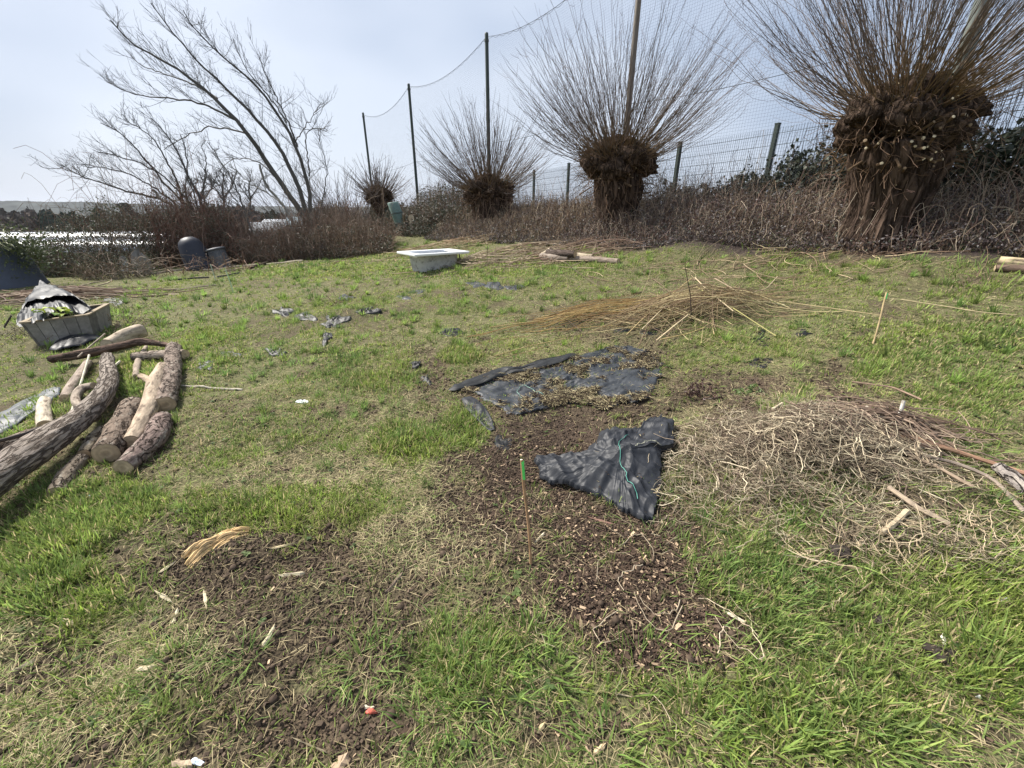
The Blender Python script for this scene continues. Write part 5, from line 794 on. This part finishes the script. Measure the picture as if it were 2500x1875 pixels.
# ------------------------------------------------------------------ the logs at left
log([(-150,1270),(-60,1198),(61,1113),(142,1061),(213,1010),(252,968),(270,925),(262,890),(263,872)], [.115,.112,.108,.10,.092,.085,.078,.07,.066], 'longest thick curved trunk running out of the left edge over the other logs', (.275,.235,.20), hs=[.20,.19,.18,.17,.15,.13,.12,.11,.10], seed=1, knots=2, S=40)
log([(326,990),(300,1040),(258,1108)], [.098,.094,.086], 'stout rotten log with dark broken bark right of the long trunk', (0.193,0.149,0.116), seed=2, mat_=M_LOGD, S=34, amp=.2)
log([(397,894),(378,936),(364,1002),(321,1078)], [.055,.072,.068,.060], 'smooth pale log with a forked stub between two darker logs', (0.408,0.324,0.240), hs=[.10,.09,.08,.06], seed=3, mat_=M_LOGS, S=30, knots=1)
log([(376,940),(360,925),(343,918)], [.04,.034,.028], 'broken side stub beside the smooth forked log', (0.432,0.336,0.240), hs=[.11,.12,.12], seed=13, mat_=M_LOGS, S=18)
log([(424,850),(422,892),(418,935),(404,988)], [.088,.084,.085,.088], 'upright-lying log with peeling bark farthest right of the stack', (0.210,0.166,0.137), seed=4, mat_=M_LOGD, S=34, amp=.2)
log([(397,1024),(378,1075),(345,1108),(302,1142)], [.075,.082,.080,.066], 'nearest short curved log with patchy white lichen', (0.210,0.158,0.137), seed=5, mat_=M_LOGD, S=34, amp=.18)
log([(326,872),(388,868),(452,866)], [.06,.065,.068], 'horizontal lichen-spotted log behind the upright-lying one', (0.333,0.271,0.219), seed=6, mat_=M_LOGD, S=22)
log([(346,806),(305,820),(262,842)], [.10,.098,.088], 'pale log with a clean sawn face at the top of the stack', (.40,.33,.25), hs=[.14,.12,.10], seed=7, mat_=M_LOGS, S=30, endc=(.50,.42,.32))
log([(123,877),(220,862),(345,832),(430,846)], [.045,.058,.05,.02], 'long dark slab of rotten bark laid across the top of the logs', (0.158,0.108,0.084), hs=[.10,.12,.14,.08], seed=8, amp=.3, S=18, name='bark_slab', cat='bark')
log([(229,941),(200,945),(183,968),(188,990),(214,994)], [.034,.038,.036,.034,.03], 'small hooked branch curling around beside the long trunk', (.33,.275,.22), hs=[.10,.08,.06,.06,.08], seed=9, mat_=M_LOGS, S=16)
log([(109,978),(106,1005),(110,1040)], [.048,.052,.054], 'short birch-pale log standing out at the edge of the tarpaulin', (0.504,0.432,0.336), seed=10, mat_=M_LOGS, S=22)
log([(-40,1120),(20,1098),(95,1062)], [.092,.09,.075], 'broad dark log mostly hidden behind the long trunk at the left edge', (0.193,0.149,0.119), seed=12, mat_=M_LOGD, S=28)
log([(-60,1180),(0,1150),(45,1120)], [.08,.08,.06], 'pale underside log squeezed below the broad dark one', (0.480,0.384,0.300), seed=14, mat_=M_LOGS, S=22)
log([(158,972),(184,930),(215,885)], [.045,.05,.042], 'thin grey log leaning up to the bark slab', (.30,.245,.20), seed=15, mat_=M_LOGS, S=18)
log([(331,920),(336,884),(356,848)], [.030,.034,.028], 'twisted knobbly branch in the grass between the stacked logs', (.32,.26,.205), seed=16, mat_=M_LOGS, S=16, knots=3)
log([(138,1205),(165,1160),(200,1120)], [.055,.06,.05], 'half-buried rotten log in the shade under the long trunk', (0.193,0.158,0.123), hs=[.015,.02,.03], seed=17, mat_=M_LOGD, S=20); log([(205,1110),(225,1075),(250,1050)], [.045,.05,.045], 'mossy log end poking out between the long trunk and the rotten one', (0.263,0.219,0.158), hs=[.02,.03,.03], seed=18, mat_=M_LOGD, S=18)
stick([(175,1007),(195,945),(218,868)], .011, 'slim pale stripped stick propped behind the long trunk', (.48,.44,.34), hs=[.04,.06,.10]); stick([(280,893),(293,882)], .012, 'tiny pale stub of branch next to the top of the long trunk', (.5,.46,.34), hs=[.12,.14])
stick([(438,943),(500,946),(592,953)], .011, 'thin pale stick lying in the grass right of the stack', (.46,.41,.33)); stick([(-20,1082),(60,1060),(156,1024)], .014, 'dark thin branch lying across the logs at the left edge', (.05,.04,.035), hs=[.20,.20,.22]); stick([(10,800),(28,770)], .014, 'short dark peg at the left edge beside the planter', (.07,.055,.05), hs=[0,.18], name='peg', cat='peg')
stick([(190,872),(215,850),(255,815)], .009, 'thin forked twig sticking up over the bark slab', (.25,.2,.15), hs=[.12,.16,.2])
# stick heap behind the planter
def heap(name, cx, cy, n, L0, r0, spread, az, azs, label, col, h=.16, cat='stick heap', sx=1., curve=.15, K=9, colv=.5, kind='stuff', curl=0., tipc=None):
    p = hit(cx, cy, T=T); a = az+rng.normal(0, azs, n)+math.pi*(rng.random(n) < .5); off = rng.normal(size=(n,2))*np.array([spread*sx, spread*.45]); L_ = L0*rng.uniform(.4, 1.15, n); t_ = np.linspace(-.5, .5, K)[None]
    cu = rng.normal(0, curve, n)[:, None]*L_[:, None]; X_ = p[0]+off[:, :1]+t_*L_[:, None]*np.cos(a)[:, None]-cu*(t_**2*4-.5)*np.sin(a)[:, None]; Y_ = p[1]+off[:, 1:]+t_*L_[:, None]*np.sin(a)[:, None]+cu*(t_**2*4-.5)*np.cos(a)[:, None]
    if curl: w_ = np.cumsum(rng.normal(0, curl, (n,K)), 1); w2 = np.cumsum(rng.normal(0, curl, (n,K)), 1); X_ = X_+w_; Y_ = Y_+w2
    dd = ((X_-p[0])/(spread*sx*1.6))**2+((Y_-p[1])/(spread*.8))**2; Z_ = T(X_, Y_)+.006+h*np.exp(-dd)*rng.random((n,1))+np.abs(np.cumsum(rng.normal(0, .006, (n,K)), 1))+rng.normal(0, .02, n)[:, None].clip(0, .1)*(t_+.5)*2
    c = np.array(col)[rng.integers(0, len(col), n)]*(1-colv/2+colv*rng.random((n,1))); r_ = r0*rng.uniform(.5, 1.5, n)[:, None]*np.linspace(1.2, .5, K)[None]; o = MB().tubes(np.stack([X_, Y_, Z_], -1), r_, c, 4).build(name, M_TWIG); tag(o, label, cat, None, kind); return o
heap('stick_heap', 150, 722, 190, 1.7, .010, .75, .08, .35, 'wide heap of cut brown sticks behind the planter', ((.23,.16,.11),(.15,.10,.075),(.34,.27,.19)), h=.16)
for pts, lb in [([(0,744),(120,720),(230,700),(270,692),(290,655)],'long bent branch lying over the stick heap with an upturned end'),([(57,680),(120,692),(215,718)],'straight pale rod crossing the left of the stick heap'),([(25,738),(45,718),(62,705)],'short grey stick leaning at the left of the stick heap'),([(150,712),(230,690),(305,680)],'thin pale branch reaching right out of the stick heap')]: stick(pts, .016, lb, (.36,.29,.2))
# willow brush
heap('willow_brush', 1690, 765, 250, 1.5, .0028, .42, .05, .5, 'tangled heap of cut yellow-brown willow rods on the lawn', ((.34,.26,.14),(.25,.175,.10),(.42,.35,.19),(.17,.115,.075)), h=.30, curve=.10, cat='brush heap')
heap('willow_brush', 1480, 765, 75, 1.5, .003, .42, .10, .16, 'loose fan of thin willow rods pointing left out of the brush heap', ((.36,.25,.10),(.26,.16,.07)), h=.13, curve=.06, cat='brush heap')
WR = [([(1322,773),(1440,755),(1600,728),(1760,715)],.010,'thick yellow rod with its cut end at the far left of the brush heap',(.50,.39,.15)),([(1195,800),(1330,782),(1470,760),(1600,745)],.008,'long yellow rod reaching left beyond the brush heap',(.45,.35,.14)),([(1205,870),(1290,845),(1380,827)],.007,'yellow rod lying alone in front of the brush heap left end',(.44,.33,.13)),([(1212,876),(1300,856),(1360,838)],.005,'thinner brown rod beside the lone yellow one',(.32,.22,.10)),
 ([(1602,832),(1640,800),(1680,768)],.013,'thick pale butt end jutting towards the camera from the brush heap',(.58,.46,.24)),([(1530,818),(1590,760),(1690,680)],.009,'long yellow rod slanting up over the left of the brush heap',(.45,.34,.14)),([(1567,804),(1620,750),(1660,715)],.008,'pale split rod next to the slanting yellow one',(.52,.42,.22)),([(1612,829),(1680,815),(1720,800)],.007,'yellow rod end lying low at the foot of the brush heap',(.50,.38,.14)),
 ([(1769,727),(1900,735),(2050,756),(2153,771)],.009,'long straight yellow rod reaching right to the leaning cane',(.42,.34,.16)),([(2199,731),(2330,752),(2400,764),(2482,769)],.008,'long thin rod lying right of the leaning cane',(.36,.30,.15)),([(1700,700),(1790,752),(1895,819)],.009,'bright yellow-green rod running down right from the brush heap',(.42,.38,.13)),([(1697,678),(1735,715),(1790,760)],.010,'stout pale rod with a cut white end on top of the brush heap',(.50,.40,.22)),([(1745,680),(1790,705),(1810,722)],.008,'forked brown branch at the right top of the brush heap',(.36,.27,.16)),([(1780,733),(1860,736),(1915,744)],.009,'short greenish rod with a broken right end',(.42,.40,.22)),([(1898,675),(1870,705),(1830,715)],.008,'pale branch curving up at the right behind the brush heap',(.48,.38,.22)),([(1736,825),(1712,842),(1716,800),(1740,785)],.005,'thin looped rod at the front right of the brush heap',(.36,.29,.13)),([(1380,640),(1440,685),(1490,715)],.005,'thin dark rod lying on the lawn behind the left of the brush heap',(.14,.10,.07)),([(1480,670),(1560,700),(1600,720)],.005,'thin brown rod on the lawn behind the brush heap',(.17,.12,.07)),([(1290,730),(1370,770),(1420,810)],.004,'very thin dark twig crossing the yellow rods at the left',(.14,.10,.07))]
for i, (pts, r_, lb, col) in enumerate(WR): stick(pts, r_*.72, lb, np.array(col)*np.array([.9,.9,1.05]), hs=[.03+.10*((i*7)%5)/5+(.08 if 1500 < a_ < 1800 and b_ < 790 else 0) for a_, b_ in pts], name='willow_rod', cat='willow rod', group='single willow rods around the brush heap', ends=r_*.5)
p = hit(1689, 790, T=T); t_ = W(1672, 646, p[1]); stick_ = MB().tubes(np.stack([p, (p+t_)/2+np.array([.02,0,0]), t_])[None], np.array([[.006,.005,.003]]), (.05,.035,.03), 5).build('twig', M_TWIG); tag(stick_, 'dark bare twig standing upright in the brush heap', 'twig')
for i, (bx, by, tx, ty, lb) in enumerate([(1560,735,1595,640,'thin pale stem standing upright behind the brush heap'),(2035,790,2025,762,'short white stalk in the grass left of the leaning cane'),(1108,800,1106,765,'fine grey stalk in the grass above the very dark torn piece'),(1072,640,1078,588,'pale dead stem rising behind the bath'),(1385,700,1382,660,'thin dead stem left behind the willow brush')]):
    p = hit(bx, by, T=T); t_ = W(tx, ty, p[1]); tag(MB().tubes(np.stack([p, (p+t_)/2+np.array([.015,0,0]), t_])[None], np.array([[.005,.004,.002]]), (.40,.33,.2), 4).build('dry_stalk', M_TWIG), lb, 'stalk')
# brash in front of the undergrowth
heap('dead_brash', 1260, 622, 150, 1.4, .006, 1.0, .1, .7, 'pale brown dead canes flattened in front of the undergrowth behind the bath', ((.32,.24,.16),(.22,.16,.11),(.40,.33,.23)), h=.16, cat='brash')
heap('dead_brash', 1480, 605, 170, 1.1, .006, .9, .2, .6, 'brown dead canes flattened at the foot of the broad shaggy pollard', ((.24,.16,.11),(.18,.12,.09),(.36,.28,.19)), h=.18, cat='brash')
heap('dead_brash', 1900, 640, 200, .8, .004, 1.1, .2, .8, 'scattered dead stalks on the grassy hump below the bank', ((.33,.26,.16),(.22,.15,.10)), h=.03, cat='brash'); heap('dead_brash', 2350, 600, 160, .9, .005, .9, .3, .7, 'dead stalks strewn over the purplish litter at the right', ((.33,.26,.18),(.22,.15,.11)), h=.08, cat='brash')
heap('dead_brash', 1130, 595, 140, 1.2, .007, 1.1, .3, .5, 'dead canes lying in the gap behind the bath', ((.30,.2,.12),(.4,.32,.2)), h=.15, cat='brash')
# uprooted roots
heap('uprooted_roots', 1960, 1085, 640, .21, .0018, .32, 0, 1.5, 'heap of pale wiry uprooted roots on a mound of soil', ((.52,.44,.31),(.38,.31,.21),(.22,.17,.12),(.12,.085,.065)), h=.12, cat='roots', curl=.012, curve=.5, K=12, sx=1.15, colv=.9)
heap('uprooted_roots', 1830, 1190, 80, .17, .0015, .26, 0, 1.5, 'loose pale roots spilling in front of the root mound', ((.42,.35,.25),(.28,.21,.15)), h=.02, cat='roots', curl=.014, curve=.35, K=12, sx=1.2)
heap('uprooted_roots', 2250, 1310, 130, .16, .0016, .20, -.4, .7, 'narrow trail of pale roots and soil at the right below the sticks', ((.50,.40,.27),(.36,.28,.18)), h=.04, cat='roots', curl=.010, curve=.3, K=10, sx=1.5)
heap('dead_twigs', 2150, 1040, 110, .55, .004, .25, -.35, .35, 'bundle of dark thin twigs on the right slope of the root mound', ((.16,.11,.08),(.26,.19,.14)), h=.07, cat='twigs')
heap('uprooted_roots', 1560, 1450, 22, .22, .0015, .5, 0, 1.5, 'few thin pale roots scattered over the bark chippings', ((.46,.38,.27),), h=.0, cat='roots', curl=.010, curve=.4, K=10)
mm = MB(); n = 9000; p = hit(1960, 1085, T=T); X_ = np.concatenate([p[0]+rng.normal(0, .34, n), hit(2230, 1310, T=T)[0]+rng.normal(0, .24, 1800)]); Y_ = np.concatenate([p[1]+rng.normal(0, .21, n), hit(2230, 1310, T=T)[1]+rng.normal(0, .06, 1800)-.25*(X_[n:]-hit(2230, 1310, T=T)[0])]); n = len(X_); k = fbm(X_*6, Y_*6, seed=93, o=2) > -.3; X_, Y_ = X_[k], Y_[k]; n = len(X_)
c = np.array([[.42,.37,.26],[.30,.25,.17],[.20,.155,.11],[.12,.09,.065]])[rng.integers(0, 4, n)]*(.6+.7*rng.random((n,1))); dm = np.exp(-((X_-p[0])/.5)**2-((Y_-p[1])/.3)**2); blades(mm, X_, Y_, T(X_, Y_)+.09*dm*rng.random(n)+.004, rng.random(n)*6.28, rng.uniform(.9, 1.6, n), rng.uniform(.04, .13, n), rng.uniform(.0009, .0022, n), c, c*1.15, 4, curl=.35); mm.build('matted_dead_grass', M_STRAW, kind='stuff', label='matted grey dead grass over the root mound', category='dead grass')
for pts, r_, lb, col in [([(2081,1012),(2200,1058),(2330,1100),(2520,1160)],.011,'long reddish brown stick running from the root mound to the right edge',(.34,.20,.13)),([(2060,1020),(2200,1066),(2338,1104)],.008,'brown stick lying alongside the long reddish one',(.27,.17,.11)),([(2203,1104),(2290,1140),(2376,1190)],.008,'forked brown stick below the long reddish one',(.28,.21,.15)),([(2190,1100),(2330,1130),(2420,1165),(2500,1250)],.009,'knobbly grey stick curving down to the right edge',(.25,.2,.16)),([(2051,1015),(2082,1006),(2116,996)],.012,'short pale cut branch on top of the root mound',(.52,.44,.34)),([(2170,1190),(2240,1240),(2317,1280)],.012,'stout pale root stick trailing from the mound towards the camera',(.33,.26,.19)),([(2214,1248),(2180,1280),(2152,1302)],.012,'short thick broken root with a bright end',(.42,.34,.23)),([(1930,1000),(1990,1010),(2060,990)],.006,'thin grey twig along the top of the root mound',(.30,.24,.18)),([(2080,932),(2180,945),(2250,975)],.006,'thin brown twig lying behind the root mound',(.26,.18,.13)),([(1885,1000),(1910,985)],.009,'small pale cut piece on the left shoulder of the root mound',(.5,.42,.3))]: stick(pts, r_, lb, col, h=.035, wob=.02)
log([(2207,978),(2200,1000),(2190,1032)], [.009,.0095,.008], 'little white birch piece standing behind the root mound', (.55,.52,.46), hs=[.14,.09,.02], seed=81, mat_=M_LOGS, S=12); log([(2438,1142),(2470,1165),(2510,1205)], [.03,.04,.03], 'grey lump of bark at the right edge on the long stick', (.25,.22,.2), seed=82, mat_=M_LOGD, S=18, amp=.35, name='bark_lump', cat='bark')
# foreground wood pieces and litter
pr0, pr1 = hit(450, 1372, T=T), hit(600, 1300, T=T); n = 170; ax_ = nrm(pr1-pr0); sd_ = nrm(np.cross(ax_, [0,0,1.])); t0 = rng.uniform(0, .75, n); t1 = t0+rng.uniform(.15, .5, n); wd_ = rng.normal(0, .036, n); hh_ = .045*np.exp(-(wd_/.04)**2)*rng.random(n)**.4
K = 8; tt = np.linspace(0, 1, K)[None, :, None]; A0 = pr0+(pr1-pr0)*t0[:, None]+sd_*wd_[:, None]; A1 = pr0+(pr1-pr0)*t1.clip(0, 1.05)[:, None]+sd_*(wd_*.8+rng.normal(0, .008, n))[:, None]; P = A0[:, None]*(1-tt)+A1[:, None]*tt; P = P+np.cumsum(rng.normal(0, .0015, (n,K,3)), 1); P[..., 2] = T(P[..., 0], P[..., 1])+hh_[:, None]*np.sin(math.pi*(.15+.7*tt[..., 0]))
rw = MB(); rw.tubes(P, (rng.uniform(.003, .010, n))[:, None]*np.sin(math.pi*(.1+.8*tt[..., 0]))**.5, np.array([.46,.32,.16])*(.5+.85*rng.random((n,1)))+np.array([.10,.08,.05])*rng.random((n,1)), 5); tag(rw.build('rotten_wood', M_WOOD), 'pale rotten crumbling wood lump in the soil at lower left', 'wood')
def splinter(a, b, w, th_, label, col=(.55,.45,.29), name='wood_splinter', h=.006, group='pale splinters of wood on the soil'):
    P0, P1 = hit(*a, h, T=T), hit(*b, h, T=T); d = nrm(P1-P0); s_ = nrm(np.cross(d, [0,0,1.])); K = 7; t_ = np.linspace(0, 1, K); C_ = P0+(P1-P0)*t_[:, None]; w_ = w*(.35+.65*np.sin(t_*math.pi)**.5)*(1+.25*rng.normal(size=K)); w_[0] *= .5; w_[-1] *= .4; up = np.array([0,0,1.])
    rings = np.stack([C_-s_*w_[:, None], C_+up*th_*(.6+.5*rng.random((K,1)))+s_*w_[:, None]*.2, C_+s_*w_[:, None], C_-up*th_*.5], 1); i = np.arange(K-1)[:, None]*4; j = np.arange(4)[None]; j2 = (j+1)%4; m_ = MB(); m_.add(rings, np.vstack([np.stack([i+j, i+j2, i+4+j2, i+4+j], -1).reshape(-1,4), [[3,2,1,0]], [[4*K-4,4*K-3,4*K-2,4*K-1]]]), None, np.array(col)); tag(m_.build(name, M_WOOD), label, 'wood', group)
for a, b, w, lb, c in [((640,1580),(672,1525),.010,'broad pale splinter pointing up in the lower-left soil',(.62,.54,.36)),((658,1340),(725,1325),.007,'straight pale splinter right of the rotten lump',(.55,.45,.28)),((385,1400),(430,1370),.009,'chunky splinter left below the rotten lump',(.6,.5,.33)),((375,1440),(420,1470),.008,'bent splinter on the soil ridge at lower left',(.6,.52,.36)),((498,1440),(505,1490),.005,'small upright-lying splinter below the rotten lump',(.6,.52,.36)),((420,1525),(435,1485),.007,'forked pale splinter at mid lower left',(.6,.52,.36)),((300,1535),(340,1485),.006,'long narrow splinter at lower left',(.52,.44,.3)),((680,1405),(745,1400),.012,'flaky pale splinter cluster piece beside the soil hollow',(.6,.52,.36)),((330,1635),(385,1625),.010,'flaky weathered splinter in the lower-left grass',(.58,.5,.34)),((150,1510),(185,1525),.012,'wide crumbly splinter at far lower left',(.6,.5,.34)),((940,1450),(985,1400),.013,'dark brown bark splinter in the lower middle',(.13,.10,.075)),((1820,1520),(1765,1490),.007,'pale splinter in the right foreground grass',(.6,.53,.4)),((1310,1790),(1330,1765),.007,'yellowish block splinter near the bottom right of centre',(.55,.42,.24)),((1450,1840),(1480,1815),.008,'tan chip splinter low in the centre foreground',(.55,.42,.26)),((880,1725),(915,1728),.006,'white-tan splinter above the red scrap',(.62,.54,.4)),((712,1800),(800,1838),.003,'thin long splinter near the bottom left of centre',(.55,.45,.3)),((1730,1735),(1755,1725),.006,'orange-brown splinter in the right foreground',(.34,.2,.12)),((30,1640),(90,1610),.012,'broad crumbling splinter at the lower left edge',(.58,.48,.32)),((1305,1325),(1330,1300),.006,'pale splinter beside the green-tipped cane',(.55,.47,.34)),((1435,1262),(1500,1280),.007,'reddish splinter just below the crumpled black sheet',(.22,.13,.10)),((815,1890),(850,1840),.02,'angular offcut of wood at the bottom edge',(.34,.25,.17)),((420,1860),(470,1872),.012,'grey-brown offcut left of the blue-white paper scrap',(.36,.28,.2))]: splinter(a, b, w, .006 if w < .012 else .012, lb, c)
def scrap(px, py, r, col, label, seed): 
    n = 9; rs_ = np.random.default_rng(seed); o = [(px+r*math.cos(i/n*6.28)*rs_.uniform(.2,1.3), py+r*.5*math.sin(i/n*6.28)*rs_.uniform(.2,1.3)) for i in range(n)]; sheet(o, .010, label, lift=.008, freq=40, rings=6, seed=seed, sub=2, col=col, name='litter_scrap', cat='litter', mat_=M_HARD, group='scraps of litter in the grass')
scrap(485, 1862, 24, (.62,.70,.80), 'blue-white paper scrap at the bottom left edge', 1); scrap(2445, 1470, 22, (.78,.82,.86), 'bright white scrap in the grass at the right edge', 2); scrap(2388, 1705, 13, (.75,.75,.72), 'tiny white scrap in the lower right grass', 3); scrap(737, 982, 14, (.70,.76,.80), 'small white scrap in the middle of the left lawn', 4); scrap(905, 1742, 20, (.42,.09,.06), 'dark red scrap in the soil at the bottom', 5); scrap(222, 1212, 8, (.55,.68,.74), 'pale blue fleck in the tall grass below the logs', 6); scrap(236, 725, 10, (.72,.78,.62), 'pale scrap on the grass right of the drape', 7)
for (px, py, r_, sd, lb) in [(2050,1350,.035,3,'dark soil clod in the grass left of the trailing roots'),(2150,1520,.022,5,'small dark clod in the right foreground grass'),(2290,1600,.035,7,'black clod near the tiny pale stub at right'),(1180,1720,.02,9,'round dark clod in the grass at bottom centre')]:
    m_ = MB(); p = hit(px, py, T=T); lump(m_, p+np.array([0,0,.01]), r_, (.045,.036,.03), sd, nu=22, nv=14, amp=.6, fq=3, sq=(1.2,1,.6)); tag(m_.build('soil_clod', M_CHIP), lb, 'soil clod')
splinter((2302,1545),(2308,1580), .006, .008, 'stubby pale piece standing out in the right foreground', (.66,.62,.52))
# small weeds
def weed(px, py, n, L0, col, label, spread=.05, name='weed', ls=(.015,.035)):
    p = hit(px, py, T=T); rt_ = thing(name, p, label, 'weed'); D = nrm(rng.normal(size=(n,3))*np.array([1,1,.4])+np.array([0,0,.7])); P0 = p+rng.normal(0, spread, (n,3))*np.array([1,1,0]); P = crowns(P0, D, L0*rng.uniform(.4,1.1,n), 6, .1, .12); fo = MB().tubes(P, .0025, np.array(col)*.8, 4)
    i = np.repeat(np.arange(n), 7); q, d = interp_on(P, i, rng.uniform(.3, 1, len(i))); fo.leaves(q+rng.normal(0, .006, q.shape), rng.uniform(*ls, len(i)), np.array(col)*(.6+.8*rng.random((len(i),1)))).build('foliage', M_LEAF, rt_)
weed(1705, 965, 26, .13, (.09,.05,.04), 'dark reddish weed between the flat sheet and the root mound'); weed(840, 745, 22, .45, (.16,.09,.06), 'arching dead bramble stems over the torn black strip', .25, 'dead_bramble', (.01,.02)); weed(1170, 720, 10, .4, (.16,.11,.07), 'sparse dead stalks on the low hump below the bath', .3, 'dead_bramble', (.01,.02)); weed(1820, 960, 18, .09, (.14,.2,.07), 'small green weed on the back of the root mound')
weed(300, 800, 60, .3, (.22,.17,.12), 'dry brown tangle of stems beside the planter', .3, 'dead_weeds', (.01,.03)); weed(20, 830, 50, .3, (.20,.17,.12), 'dry grey-brown stems left of the planter at the edge', .25, 'dead_weeds', (.01,.03)); weed(310, 760, 40, .25, (.15,.18,.09), 'feathery grey-green weeds right behind the planter corner', .25, 'weed', (.01,.025))
print('script objects', len(bpy.data.objects))

# ------------------------------------------------------------------ thin air between here and the hills
hz = bpy.data.materials.new('haze_air'); hz.use_nodes = True; t = hz.node_tree; t.nodes.clear(); o_ = t.nodes.new('ShaderNodeOutputMaterial'); pv = t.nodes.new('ShaderNodeVolumePrincipled'); pv.inputs['Color'].default_value = (.86,.91,1.,1); pv.inputs['Density'].default_value = .00012; pv.inputs['Anisotropy'].default_value = .2; t.links.new(pv.outputs[0], o_.inputs['Volume'])
zlo = float(Z.min())-3; MB().box((0, 0, (zlo+60)/2), (9400, 9400, 60-zlo)).build('haze', hz, kind='stuff')
